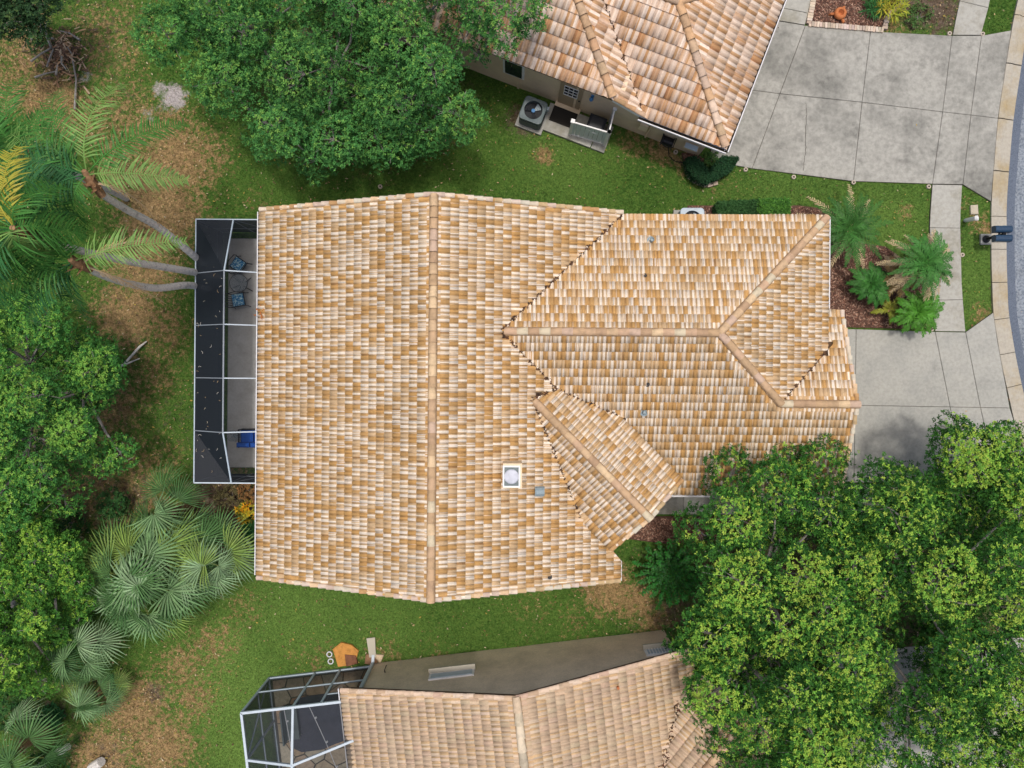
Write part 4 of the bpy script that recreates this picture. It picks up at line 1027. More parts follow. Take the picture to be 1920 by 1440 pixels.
# loose stepping stones outside the cage
def stone(label, px, col, z=.05):
    poly = [P2(*q) for q in px]; o = MB().prism(poly, -.06, z, tint=col, inset=.02, drop=.015).build('stepping_stone', M['stone'], None); return tag(o, label, 'stone', 'stones beside the pool cage')
stone('big orange stepping stone outside the pool cage', [(624,1217),(640,1204),(660,1209),(673,1220),(668,1236),(655,1247),(634,1250),(630,1235)], (.55, .26, .06))
stone('dark brown stone lying on the orange stepping stone side', [(647,1226),(668,1228),(671,1243),(650,1249)], (.20, .085, .045), .085)
stone('brown stone between the splash block and the gable wall', [(686,1226),(700,1226),(712,1240),(694,1246),(684,1244)], (.27, .15, .08))
stone('cream triangular stone at the foot of the gable wall', [(699,1226),(720,1228),(714,1242),(708,1241)], (.62, .48, .32))
t = thing('hose_fitting', 'two white hose rings on the grass beside the orange stone', 'hose', P(618, 1232), 0, world=False)
for q in ((0, .12), (.05, -.16)): MB().tube([(q[0] + .1 * math.cos(a * math.pi / 6), q[1] + .1 * math.sin(a * math.pi / 6), .03) for a in range(13)], .025, 6).build('coil', M['wire'], t)

# ================================================================== SIDE YARD of the upper house
def ac_unit(label, c, rz, s=.92, h=.88, body='acbody'):
    t = thing('air_conditioner', label, 'air conditioner', (c[0], c[1], 0), rz, 'air conditioners', world=False)
    MB().box((0, 0, .04), (s + .18, s + .18, .14)).build('pad', M['conc'], t)
    r = .14; k = s / 2; pl = []
    for cx_, cy_, a0 in ((k - r, k - r, 0), (-k + r, k - r, 90), (-k + r, -k + r, 180), (k - r, -k + r, 270)):
        for q in range(5): a = R(a0 + q * 22.5); pl.append((cx_ + r * math.cos(a), cy_ + r * math.sin(a)))
    pl2 = []
    for i in range(len(pl)):
        p0, p1 = Vector(pl[i]), Vector(pl[(i + 1) % len(pl)]); kk = max(1, int((p1 - p0).length / .09))
        pl2 += [tuple(p0.lerp(p1, q / kk)) for q in range(kk)]
    pl = pl2
    b = MB().prism([(x * .95, y * .95) for x, y in pl], .11, h - .30).build('cabinet', M[body], t)
    m = MB()
    for i in range(len(pl)):
        p0, p1 = Vector(pl[i]), Vector(pl[(i + 1) % len(pl)]); L_ = (p1 - p0).length; n_ = max(1, int(L_ / .055))
        for q in range(n_):
            c_ = p0.lerp(p1, (q + .5) / n_) * .965; m.box((c_.x, c_.y, h / 2), (.018, .018, h - .22), math.atan2(p1.y - p0.y, p1.x - p0.x))
    m.build('louvres', M[body], b)
    # top ring: rounded square outside, round hole inside
    n = len(pl); hole = [(.355 * math.cos(math.atan2(y, x)), .355 * math.sin(math.atan2(y, x))) for x, y in pl]
    tp = MB(); vs = [(x, y, h - .09) for x, y in pl] + [(x, y, h - .01) for x, y in pl] + [(x * .93, y * .93, h) for x, y in pl] + [(x, y, h - .01) for x, y in hole] + [(x, y, h - .25) for x, y in hole]
    fs = []
    for a in range(4): fs += [(a * n + i, a * n + (i + 1) % n, (a + 1) * n + (i + 1) % n, (a + 1) * n + i) for i in range(n)]
    tp.add(vs, fs); tp.build('top_ring', M[body], t)
    fan = MB().lathe((0, 0, h - .2), [(.34, 0), (.34, .004)], 24).build('fan_well', M['acdark'], t)
    for q in range(3):
        a = q * 2.094 + .5; m = MB(); sg = 6
        vs = [(0, 0, h - .14)] + [(.31 * math.cos(a + .85 * i / sg), .31 * math.sin(a + .85 * i / sg), h - .14 + .05 * i / sg) for i in range(sg + 1)]
        m.add(vs, [(0, i + 1, i + 2) for i in range(sg)]); m.build('fan_blade', M['acdark'] if q else M['vent'], fan)
    MB().lathe((0, 0, h - .14), [(.075, 0), (.075, .06), (.0, .07)], 12).build('motor', M['blue'], t)
    m = MB()
    for q in range(4): rr = .09 + q * .075; m.tube([(rr * math.cos(i * math.pi / 12), rr * math.sin(i * math.pi / 12), h - .012) for i in range(25)], .003, 4, cap=False)
    m.build('grille', M['acdark'], t)
    return t
p = P(1000, 206, .88); ac_unit('grey green air conditioner on a pad below the tan wall', (p.x, p.y), PHN - R(90))
p = P(1298, 405, .85); ac_unit('pale blue air conditioner peeking out above the checkered roof', (p.x, p.y - .15), 0, body='alu')
# step, mat, bin, vinyl screen, hose reel
pa = from_n(ao - .62, db - .6); st = thing('door_step', 'concrete landing in front of the side door of the upper house', 'step', from_n(ao - .7, db - .35), PHN, world=False)
MB().box((0, 0, .03), (1.1, 2.1, .14)).build('slab', M['walk'], st); MB().box((.0, -1.36, .02), (1.1, .55, .12)).build('slab', M['conc_old'], st)
dm_ = MB().prism([(-.32, -.5), (.32, -.5), (.32, .5), (-.32, .5)], .10, .125).build('door_mat', M['rubber'], None); p = from_n(ao - .5, db + .02); dm_.location = (p.x, p.y, .105); dm_.rotation_euler = (0, 0, PHN)
tag(dm_, 'dark brown door mat on the concrete landing', 'door mat')
p = from_n(ao - .62, on_wall(1122, 222, ao).y - .02)
t = thing('trash_bin', 'black lidded trash bin behind the pale vinyl screen', 'trash bin', p, PHN, world=False)
MB().add([(-.24, -.26, .05), (.24, -.26, .05), (.24, .26, .05), (-.24, .26, .05), (-.3, -.32, .98), (.3, -.32, .98), (.3, .32, .98), (-.3, .32, .98)], [(0,3,2,1),(0,1,5,4),(1,2,6,5),(2,3,7,6),(3,0,4,7),(4,5,6,7)]).build('body', M['binblack'], t)
MB().prism([(-.32, -.34), (.32, -.34), (.32, .34), (-.32, .34)], .985, 1.07, inset=.1, drop=.06).build('lid', M['binblack'], t)
MB().tube([(-.34, -.2, 1.0), (-.37, 0, 1.01), (-.34, .2, 1.0)], .016, 6).build('handle', M['white'], t)
for sy in (-.28, .28): MB().tube([(.2, sy, .1), (.2, sy + (.06 if sy > 0 else -.06), .1)], .1, 12).build('wheel', M['black'], t)
fa = to_n(P(1074, 228, 1.5)); fb = to_n(P(1142, 248, 1.5)); fc = to_n(P(1153, 204, 1.5))
t = thing('vinyl_fence', 'white framed pale grey vinyl screen fence around the trash bin', 'fence', from_n(fa.x, fa.y), PHN, world=False)
def fpanel(a, b):
    a, b = Vector((a.x - fa.x, a.y - fa.y, 0)), Vector((b.x - fa.x, b.y - fa.y, 0)); d_ = (b - a).normalized()
    for q in (a, b):
        po = MB().box((q.x, q.y, .76), (.11, .11, 1.52), math.atan2(d_.y, d_.x)).build('post', M['white'], t); MB().box((q.x, q.y, 1.55), (.15, .15, .06), math.atan2(d_.y, d_.x)).build('post_cap', M['white'], po)
    for z_ in (.12, 1.42): MB().bar(a + Vector((0, 0, z_)) + d_ * .06, b + Vector((0, 0, z_)) - d_ * .06, .05, .13).build('rail', M['white'], t)
    n_ = max(2, int((b - a).length / .16))
    for q in range(n_):
        c_ = a.lerp(b, (q + .5) / n_); MB().box((c_.x, c_.y, .77), ((b - a).length / n_ - .012, .028, 1.18), math.atan2(d_.y, d_.x)).build('slat', M['vinyl'], t)
fpanel(fa, fb); fpanel(fb, fc)
hr = on_wall(1257, 258, ao - .2); t = thing('hose_reel', 'black hose reel hanging on the tan garage wall', 'hose reel', from_n(ao - .18, hr.y), PHN, world=False)
MB().tube([(0, -.2, .75), (0, .2, .75)], .17, 14).build('drum', M['black'], t)
for sy in (-.22, .22): MB().tube([(0, sy, .75), (0, sy + .02, .75)], .24, 16).build('flange', M['binblack'], t)
MB().tube([(.16, -.26, .95), (-.2, -.26, .95), (-.26, 0, .85), (-.2, .26, .95), (.16, .26, .95)], .02, 6).build('bracket', M['black'], t)
MB().tube([(-.17, -.1, .7), (-.3, -.3, .2), (-.35, -.6, .03), (-.25, -1.1, .03), (-.5, -1.5, .03)], .018, 6).build('hose', M['black'], t)
p = from_n(ao - .62, on_wall(1030, 215, ao).y); t = thing('utility_riser', 'grey pipe riser with junction box beside the air conditioner', 'pipe', p, PHN, world=False)
MB().tube([(0, 0, 0), (0, 0, .55)], .03, 8).build('pipe', M['vent'], t); MB().box((0, 0, .6), (.12, .2, .22)).build('junction_box', M['alu'], t)
MB().tube([(.0, .1, .55), (-.1, .25, .3), (-.05, .3, .02)], .02, 6).build('cable', M['black'], t)

# ================================================================== STREET SIDE
p = P(1847, 449); t = thing('mailbox_stand', 'twin dark blue mailboxes on a black post at the kerb', 'mailbox', (p.x, p.y, 0), 0, world=False)
MB().box((0, 0, .015), (.42, .42, .09)).build('footing', M['conc'], t)
MB().lathe((0, 0, .05), [(.15, 0), (.15, .04), (.06, .10), (.05, .20), (.05, 1.0), (.07, 1.02), (.07, 1.08), (.0, 1.14)], 14).build('post', M['black'], t)
MB().bar((-.1, -.27, .98), (-.1, .28, .98), .06, .05).build('crossbar', M['black'], t)
for sy, lab in ((-.17, None), (.18, None)):
    pr = [(-.13, 0), (.13, 0), (.13, .16)] + [(.13 * math.cos(a * math.pi / 8), .16 + .11 * math.sin(a * math.pi / 8)) for a in range(1, 8)] + [(-.13, .16)]
    n = len(pr); vs = [(-.41, sy + a, 1.0 + b) for a, b in pr] + [(.2, sy + a, 1.0 + b) for a, b in pr]
    o = MB().add(vs, [(i, (i + 1) % n, n + (i + 1) % n, n + i) for i in range(n)] + [tuple(range(n - 1, -1, -1)), tuple(range(n, 2 * n))]).build('mailbox', M['mail'], t)
    MB().add([(.2, sy + a * 1.05, .995 + b * 1.03) for a, b in pr] + [(.225, sy + a * 1.05, .995 + b * 1.03) for a, b in pr], [(i, (i + 1) % n, n + (i + 1) % n, n + i) for i in range(n)] + [tuple(range(n - 1, -1, -1)), tuple(range(n, 2 * n))]).build('door', M['mail'], o)
    m = MB()
    for q in (-.045, .045): m.box((-.1, sy + q, 1.268 - abs(q) * .35), (.46, .018, .012))
    m.build('top_rib', M['mail'], o); MB().box((.0, sy + .14, 1.12), (.12, .015, .03)).build('flag', M['vent'], o)
o = MB().prism([P2(1819,385), P2(1833,384), P2(1834,402), P2(1820,402)], -.05, .04, inset=.03, drop=.02).build('meter_cover', M['lid'], None); tag(o, 'beige rounded utility cover set in the verge grass', 'utility cover')
p = P(1812, 413); t = thing('pipe_marker', 'pale capped utility pipe leaning in the verge grass by the sidewalk', 'pipe marker', (p.x, p.y, 0), 0, world=False)
tp = P(1831, 409, .75) - Vector((p.x, p.y, 0)); MB().tube([(-.02, 0, -.05), tuple(tp)], [.075, .085], 14).build('pipe', M['pvc'], t); MB().tube([tuple(tp - Vector((.02, 0, .03))), tuple(tp + Vector((.035, .005, .03)))], [.105, .1], 16).build('cap', M['white'], t)
def ring(label, u, v, s=.68):
    p = P(u, v); t = thing('sprinkler_ring', label, 'sprinkler', (p.x, p.y, 0), 0, 'concrete sprinkler rings', world=False)
    pr = [(.055, 0), (.055, .035), (.08, .05), (.11, .045), (.13, .02), (.13, -.04)]
    n = 18; m = MB(); vs = []; fs = []
    for r_, z_ in pr:
        for k in range(n): vs.append((s * r_ * math.cos(2 * math.pi * k / n), s * r_ * math.sin(2 * math.pi * k / n), z_))
    for i in range(len(pr) - 1):
        for k in range(n): fs.append((i * n + k, (i + 1) * n + k, (i + 1) * n + (k + 1) % n, i * n + (k + 1) % n))
    m.add(vs, fs).build('ring', M['ring'], t); MB().lathe((0, 0, -.03), [(.03, 0), (.03, .05), (.02, .06)], 10).build('sprinkler_head', M['black'], t)
for u, v, l in ((1398,318,'sprinkler ring nearest the clipped V hedge, at the driveway edge'), (1488,332,'sprinkler ring second along the lower edge of the stained driveway'), (1600,342,'sprinkler ring third along the lower edge of the stained driveway'),
    (1741,350,'sprinkler ring where the stained driveway meets the sidewalk strip'), (1780,63,'sprinkler ring above the driveway left of the sidewalk'), (1842,64,'sprinkler ring above the driveway right of the sidewalk'),
    (1804,478,'sprinkler ring on the verge beside the sidewalk below the mailboxes'), (1747,617,'sprinkler ring at the mulch bed corner by the clean driveway'), (1267,285,'sprinkler ring under the tan garage wall by the hose reel'), (713,350,'sprinkler ring alone in the lawn above the checkered roof')): ring(l, u, v)
p = P(1571, 30); t = thing('clay_pot', 'terracotta clay pot lying in the brick edged mulch bed', 'pot', (p.x, p.y, .03), .4, world=False)
pr = [(.10, 0), (.20, .06), (.25, .16), (.22, .26), (.13, .30), (.115, .27), (.11, .10)]
m = MB(); n = 18; vs = [(r_ * math.cos(2 * math.pi * k / n), r_ * math.sin(2 * math.pi * k / n), z_) for r_, z_ in pr for k in range(n)]
m.add(vs, [(i * n + k, i * n + (k + 1) % n, (i + 1) * n + (k + 1) % n, (i + 1) * n + k) for i in range(len(pr) - 1) for k in range(n)] + [tuple(range((len(pr) - 1) * n, len(pr) * n))]).build('bowl', M['terracotta'], t, smooth=True)
m = MB()
for k in range(3): a = k * 2.1 + .6; m.tube([(.2 * math.cos(a), .2 * math.sin(a), .12), (.34 * math.cos(a), .34 * math.sin(a), .10), (.36 * math.cos(a), .36 * math.sin(a), .02)], [.06, .05, .045], 8)
m.build('foot', M['terracotta'], t)
def edging(label, px, L=.105):
    pts = [Vector(P2(*q)) for q in px]; t = thing('brick_edging', label, 'edging', (pts[0].x, pts[0].y, 0), 0, 'brick edgings of the beds')
    for i in range(len(pts) - 1):
        d_ = pts[i + 1] - pts[i]; n_ = max(1, int(d_.length / L))
        for k in range(n_):
            c_ = pts[i].lerp(pts[i + 1], (k + .5) / n_); tc = vary2(.75, 1.15, random.choice(((.56, .46, .36), (.50, .40, .31), (.60, .50, .42))))
            MB().box((c_.x, c_.y, .03 + random.uniform(-.01, .01)), (d_.length / n_ * .88, .2 * random.uniform(.9, 1.08), .13), math.atan2(d_.y, d_.x) + random.gauss(0, .06), tint=tc).build('brick', M['brick'], t)
edging('row of pale bricks edging the mulch bed with the clay pot', [(1526,-10),(1515,46),(1655,58)])
edging('short pale brick edging right of the yellow leaved plants', [(1657,56),(1662,33),(1690,6)])
edging('curved line of small bricks around the clipped V hedge', [(1289,310),(1292,330),(1306,341),(1325,348),(1345,342)], .16)

# ================================================================== TREES
def rosettes(pos, axis, k, L, Wd, tints, droop=0.0, spread=(48, 88)):
    """k leaves around each twig tip. returns V, F, T"""
    n = len(pos); ax = axis / np.linalg.norm(axis, axis=1, keepdims=True)
    ref = np.where(np.abs(ax[:, 2:3]) < .9, np.array([[0, 0, 1.0]]), np.array([[1.0, 0, 0]]))
    e1 = np.cross(ax, ref); e1 /= np.linalg.norm(e1, axis=1, keepdims=True); e2 = np.cross(ax, e1)
    Vs, Ts = [], []
    ph0 = RNG.uniform(0, 6.28, n)
    for j in range(k):
        ph = ph0 + j * 2.4 + RNG.normal(0, .25, n); th = np.radians(RNG.uniform(spread[0], spread[1], n)); l = L * RNG.uniform(.65, 1.15, n); w_ = Wd * RNG.uniform(.75, 1.15, n)
        v = ax * np.cos(th)[:, None] + (e1 * np.cos(ph)[:, None] + e2 * np.sin(ph)[:, None]) * np.sin(th)[:, None]
        v[:, 2] -= droop; v /= np.linalg.norm(v, axis=1, keepdims=True)
        s_ = np.cross(ax, v); s_ /= np.linalg.norm(s_, axis=1, keepdims=True) + 1e-9
        s_ = s_ + ax * RNG.normal(0, .35, n)[:, None]
        b = pos + RNG.normal(0, .012, (n, 3)); t = b + v * l[:, None]; m_ = b + v * (l * .48)[:, None]
        Vs.append(np.stack([b, m_ - s_ * w_[:, None] / 2, t, m_ + s_ * w_[:, None] / 2], 1))
        Ts.append(tints * RNG.uniform(.78, 1.2, (n, 1)))
    V = np.concatenate(Vs).reshape(-1, 3); m = len(V) // 4
    return V, np.arange(4 * m).reshape(m, 4), np.concatenate(Ts)
def clump_points(c, r, n, flat=.8, low=-.35):
    d = RNG.normal(0, 1, (n * 2, 3)); d /= np.linalg.norm(d, axis=1, keepdims=True); d = d[d[:, 2] > low][:n]
    lump = 1 + .22 * np.sin(d[:, 0] * 5 + c[0] * 7) * np.sin(d[:, 1] * 5 + c[1] * 5) + .14 * np.sin(d[:, 2] * 9 + c[0]) 
    rr = r * lump * RNG.uniform(.55, 1.0, len(d)) ** .5
    return c + d * rr[:, None] * np.array([1, 1, flat]), d
def tree(label, base, outline, zlo, zhi, r_cl, n_tip, pal, tip_pal, tip_f, L=.092, Wd=.043, k=5, sep=1.28, name='oak_tree', group=None, lower=.8, trunk_r=.22, fork=None, bark='bark', holes=()):
    bp = P(*base); t = thing(name, label, 'tree', (bp.x, bp.y, 0), 0, group)
    zm = (zlo + zhi) / 2
    poly = [P2(u, v, zm) for u, v in outline]; A_ = np.array(poly); lo, hi = A_.min(0), A_.max(0)
    hl = [(np.array(P2(u, v, zm)), r_ * (H - zm) / F) for u, v, r_ in holes]
    cl = []; tries = 0
    while tries < 2600:
        tries += 1; q = RNG.uniform(lo, hi); dd = polydist(q[None, :], poly)[0]
        if dd < r_cl * .62: continue
        if any(np.hypot(*(q - h_)) < hr_ + r_cl * .45 for h_, hr_ in hl): continue
        r = r_cl * random.uniform(.68, 1.22)
        if all(np.hypot(*(q - c_[0][:2])) > sep * (r + c_[1]) * .62 for c_ in cl):
            f = min(1, dd / (r_cl * 3.2)); z = zlo + (zhi - zlo) * (f ** .6) * random.uniform(.45, 1.08); cl.append((np.array((q[0], q[1], z)), r))
    low_cl = []
    # second storey of foliage: fills whatever the upper clumps leave open
    for i in range(900):
        q = RNG.uniform(lo, hi); r = r_cl * random.uniform(.62, .9); dd = polydist(q[None, :], poly)[0]
        if dd < r * .55 or any(np.hypot(*(q - h_)) < hr_ + r * .5 for h_, hr_ in hl): continue
        if all(np.hypot(*(q - c_[0][:2])) > (c_[1] + r) * .5 for c_ in cl) and all(np.hypot(*(q - c_[0][:2])) > r * 1.0 for c_ in low_cl):
            low_cl.append((np.array((q[0], q[1], zlo * random.uniform(.72, .95))), r))
    for i in range(int(len(cl) * lower * .4)):
        q = RNG.uniform(lo, hi)
        if polydist(q[None, :], poly)[0] > r_cl * .8 and not any(np.hypot(*(q - h_)) < hr_ for h_, hr_ in hl): low_cl.append((np.array((q[0], q[1], zlo * random.uniform(.5, .7))), r_cl * random.uniform(.8, 1.1)))
    VV, FF, TT = [], [], []; nv = 0; tips = []
    for (c, r), dens in [(x, 1.0) for x in cl] + [(x, .7) for x in low_cl]:
        n = int(n_tip * dens * (r / r_cl) ** 2)
        p_, d = clump_points(c, r, n)
        ax = d * .7 + np.array([0, 0, .75]) + RNG.normal(0, .3, d.shape)
        base_t = np.array(pal)[RNG.integers(0, len(pal), len(p_))] * RNG.uniform(.8, 1.15)
        young_lit = (RNG.uniform(0, 1, len(p_)) < tip_f * RNG.uniform(.6, 1.5) * dens ** 2 * np.clip(d[:, 2] * 1.6, 0, 1.2)) & (d[:, 2] > .1)  # new-growth colour favoured on clump tops, also painting in their highlights
        base_t[young_lit] = np.array(tip_pal)[RNG.integers(0, len(tip_pal), int(young_lit.sum()))]
        V, F_, T_ = rosettes(p_, ax, k, L, Wd, base_t); VV.append(V); FF.append(F_ + nv); TT.append(T_); nv += len(V)
    me = arr_mesh('crown', np.concatenate(VV), np.concatenate(FF), np.concatenate(TT)); o = link('crown', me, M['leaf'], t); o.location = -LOC[t.name]
    # trunk, limbs to every clump, bare twigs
    allc = cl + low_cl; ctr = np.mean([c for c, r in cl], 0); fk = Vector((bp.x, bp.y, 0)).lerp(Vector(ctr), .45); fk.z = zlo * .45
    MB().tube([(bp.x, bp.y, -.1), (bp.x + .05, bp.y, fk.z * .5), tuple(fk)], [trunk_r * 1.35, trunk_r, trunk_r * .85], 9).build('trunk', M[bark], t)
    lm_ = MB(); nb = max(3, len(cl) // 6); mains = []
    for i in range(nb):
        a = 2 * math.pi * i / nb + random.uniform(-.3, .3); rr = (hi - lo).min() * .25
        e = Vector((fk.x * .4 + ctr[0] * .6 + rr * math.cos(a), fk.y * .4 + ctr[1] * .6 + rr * math.sin(a), zlo * .78)); mid = fk.lerp(e, .5) + Vector((random.uniform(-.3, .3), random.uniform(-.3, .3), .1))
        lm_.tube([tuple(fk), tuple(mid), tuple(e)], [trunk_r * .5, trunk_r * .34, trunk_r * .2], 6); mains += [mid, e]
    for c, r in allc:
        cv_ = Vector(c); s_ = min(mains, key=lambda q: (q - cv_).length); mid = s_.lerp(cv_, .55) + Vector((random.uniform(-.25, .25), random.uniform(-.25, .25), random.uniform(-.1, .25)))
        lm_.tube([tuple(s_), tuple(mid), tuple(cv_)], [.055, .04, .022], 5)
        for q in range(5):
            d = Vector((random.gauss(0, 1), random.gauss(0, 1), random.uniform(-.1, .8))).normalized(); e = cv_ + d * r * random.uniform(.6, 1.02); mm = cv_.lerp(e, .5) + Vector((random.gauss(0, .08), random.gauss(0, .08), .05))
            lm_.tube([tuple(cv_), tuple(mm), tuple(e)], [.02, .014, .007], 4, cap=False)
    lm_.build('branches', M[bark], t)
    return t
G1 = [(.07, .22, .052), (.052, .18, .046), (.095, .26, .058), (.042, .145, .038)]
Y1 = [(.14, .33, .065), (.19, .36, .07), (.11, .28, .06)]
GB = [(.042, .15, .022), (.03, .115, .022), (.06, .185, .027), (.025, .095, .02)]
YB = [(.22, .42, .055), (.29, .47, .06), (.16, .37, .05), (.34, .47, .07)]
GL = [(.065, .22, .04), (.048, .175, .038), (.095, .265, .046), (.04, .14, .032)]
YL = [(.16, .36, .055), (.22, .40, .065)]
tree('broad bushy oak at the top, left half above the lanai corner', (560,190), [(238,50),(250,0),(300,-80),(500,-110),(700,-110),(700,90),(670,180),(660,275),(600,305),(535,290),(465,268),(400,235),(375,185),(330,150),(275,125)],
    3.7, 6.6, 1.2, 1200, G1, Y1, .3, group='oaks along the top', holes=((600,60,26),(330,150,10)))
tree('broad bushy oak at the top, right half reaching over the rosy roof', (800,170), [(630,-110),(1015,-110),(1025,20),(1000,65),(930,85),(880,112),(915,140),(945,172),(915,215),(850,258),(800,248),(765,255),(725,288),(680,292),(630,275),(630,150)],
    3.7, 6.8, 1.2, 1200, G1, Y1, .34, group='oaks along the top', holes=((850,85,24),(680,100,22),(905,140,14)))
tree('large spreading oak at lower right, half nearer the beige roof', (1480,1210), [(1298,980),(1340,955),(1375,880),(1440,848),(1530,836),(1620,845),(1665,930),(1665,1120),(1645,1300),(1665,1560),(1420,1560),(1345,1430),(1292,1335),(1285,1240),(1312,1160),(1292,1080)],
    3.9, 7.0, 1.3, 1500, GB, YB, .5, group='oaks at the lower right', holes=((1545,1085,16),), lower=1.3)
tree('large spreading oak at lower right, half nearer the street', (1790,1230), [(1580,865),(1650,850),(1715,885),(1765,890),(1800,915),(2060,860),(2060,1560),(1600,1560),(1580,1300),(1600,1120),(1580,960)],
    3.9, 7.0, 1.3, 1500, GB, YB, .5, group='oaks at the lower right', holes=((1630,1215,14),), lower=1.5)
tree('smaller leafy oak leaning over the clean driveway by the street', (1880,960), [(1755,825),(1800,800),(1860,792),(1935,805),(2020,820),(2020,930),(1900,950),(1825,935),(1770,890),(1748,840)],
    3.8, 5.8, .95, 900, GB, YB, .6, group='oaks at the lower right', lower=.3, trunk_r=.12)
tree('bright green oak at the left edge beside the lanai', (90,740), [(-90,550),(30,548),(92,570),(132,596),(135,638),(205,652),(232,690),(195,735),(140,760),(188,788),(222,830),(216,876),(150,895),(125,945),(60,980),(-90,980)],
    3.3, 5.7, 1.0, 1000, GL, YL, .5, group='trees along the left edge', holes=((190,765,10),))
tree('yellowish green leafy tree at the left edge beside the fan palms', (30,1140), [(-90,920),(45,935),(120,1005),(152,1070),(142,1135),(115,1195),(70,1265),(40,1330),(-90,1350)],
    2.8, 4.6, .75, 620, [(.06, .19, .028), (.048, .155, .026), (.085, .225, .03)], [(.22, .42, .05), (.27, .45, .06)], .35, group='trees along the left edge', trunk_r=.13)
tree('dark leafy tree peeking in at the top left corner', (0,0), [(-60,-60),(100,-60),(75,20),(40,60),(-60,80)], 3.0, 4.4, .6, 420, [(.03, .075, .03), (.04, .095, .033)], [(.08, .14, .04)], .15, group='trees along the left edge', trunk_r=.12)

# ------------------------------------------------------------------ palms
def frond_mesh(mb, pts, n, Lf, tint, droop=.35, wd=.035, swing=.55, plume=.25, tipt=None, gap=.12, tube_r=.022, rt=None):
    """pinnate frond along polyline pts; leaflets alternate each side"""
    pts = [Vector(p) for p in pts]; seg = [(pts[i + 1] - pts[i]).length for i in range(len(pts) - 1)]; tot = sum(seg)
    def at(s):
        s *= tot
        for i, l in enumerate(seg):
            if s <= l or i == len(seg) - 1: return pts[i].lerp(pts[i + 1], min(1, s / l)), (pts[i + 1] - pts[i]).normalized()
            s -= l
    mb.tube([tuple(p) for p in pts], [tube_r * (1 - .8 * i / (len(pts) - 1)) for i in range(len(pts))], 4, tint=rt or tuple(x * 1.25 for x in tint), cap=False)
    for k in range(n):
        s = gap + (1 - gap) * (k + .5) / n; p, d = at(s)
        side = d.cross(Vector((0, 0, 1))); side = side.normalized() if side.length > 1e-3 else Vector((1, 0, 0)); up = side.cross(d)
        prof = math.sin(math.pi * min(1, .12 + s * .88) ** .8) ** .6 if s < .97 else .35
        for sg in (-1, 1):
            l = Lf * max(.25, prof) * random.uniform(.82, 1.1); v = (side * sg + d * swing * random.uniform(.7, 1.3) + up * random.gauss(.12, plume)).normalized()
            m1 = p + v * l * .55; v2 = (v - Vector((0, 0, 1)) * droop * random.uniform(.6, 1.5)).normalized(); e = m1 + v2 * l * .5; w_ = d * wd * .5
            c = vary2(.8, 1.2, (tint if tipt is None or random.random() > s else tipt))
            mb.add([p - w_ * .6, p + w_ * .6, m1 + w_, m1 - w_, e], [(0, 1, 2, 3), (3, 2, 4)], c)
def bez(a, c, b, n=9):
    a, c, b = Vector(a), Vector(c), Vector(b); return [(1 - t) ** 2 * a + 2 * t * (1 - t) * c + t * t * b for t in [i / n for i in range(n + 1)]]
QG = (.06, .195, .038); QB = (.035, .135, .042); QL = (.18, .32, .085); QY = (.38, .35, .05); DEAD = (.56, .38, .18)
def queen_palm(label, path, tips, dead=()):
    pts = [P(*q) for q in path]; t = thing('queen_palm', label, 'palm', (pts[0].x, pts[0].y, 0), 0, 'queen palms at the left')
    sm = [Vector(q) for q in pts]; dn_ = []
    for i in range(len(sm) - 1):
        p0, p1, p2, p3 = sm[max(i - 1, 0)], sm[i], sm[i + 1], sm[min(i + 2, len(sm) - 1)]
        for k in range(18):
            u = k / 18; dn_.append(.5 * ((2 * p1) + (p2 - p0) * u + (2 * p0 - 5 * p1 + 4 * p2 - p3) * u * u + (3 * p1 - p0 - 3 * p2 + p3) * u ** 3))
    dn_.append(sm[-1]); n = len(dn_)
    MB().tube([tuple(q) for q in dn_], [(.135 - .04 * i / n) * (1.04 if i % 2 else .96) for i in range(n)], 10).build('trunk', M['palmtrunk'], t)
    c = dn_[-1]; dr = (dn_[-1] - dn_[-3]).normalized(); m = MB()
    for k in range(9):
        a = k * 2.4; b0_ = c - dr * (.55 - k * .04); o_2 = Vector((math.cos(a), math.sin(a), .6)); m.add([tuple(b0_), tuple(b0_ + Vector((-math.sin(a), math.cos(a), 0)) * .09), tuple(b0_ + o_2 * .32 + Vector((0, 0, .2))), tuple(b0_ - Vector((-math.sin(a), math.cos(a), 0)) * .09)], [(0, 1, 2, 3)])
    m.tube([tuple(c - dr * .75), tuple(c - dr * .2), tuple(c + dr * .15)], [.115, .14, .07], 9); m.build('crown_shaft', M['boot'], t)
    for (u, v, z, tint, lift, Lf) in tips:
        e = P(u, v, z); mid = c.lerp(e, .5) + Vector((0, 0, lift)); f = MB(); frond_mesh(f, bez(c, mid, e), 38, Lf, tint, wd=.048); f.build('frond', M['frond'], t)
    for (u, v, z, cu, cv_, cz) in dead:
        f = MB(); frond_mesh(f, bez(c - dr * .3, P(cu, cv_, cz), P(u, v, z)), 44, .38, DEAD, droop=1.6, swing=1.8, wd=.035, rt=(.50, .36, .22), tube_r=.035); f.build('dead_frond', M['deadfrond'], t)
queen_palm('queen palm with ringed trunk curving from the lanai, lowest of the palms', [(408,548,0),(356,535,2.8),(288,540,5.2),(208,522,7.6),(138,490,9.4)],
    [(348,452,8.9,QL,1.0,.62),(60,610,8.4,QB,1.2,.7),(-20,560,9,QG,1.2,.75),(-40,480,9.2,QG,1.4,.75),(20,395,9.3,QG,1.4,.75),(95,420,10,QG,1.0,.6),(110,560,8.2,QB,.6,.6),(165,600,7.4,QB,1.0,.55)],
    dead=((312,570,5.5,230,520,8.4),(330,470,6.5,250,420,9.6)))
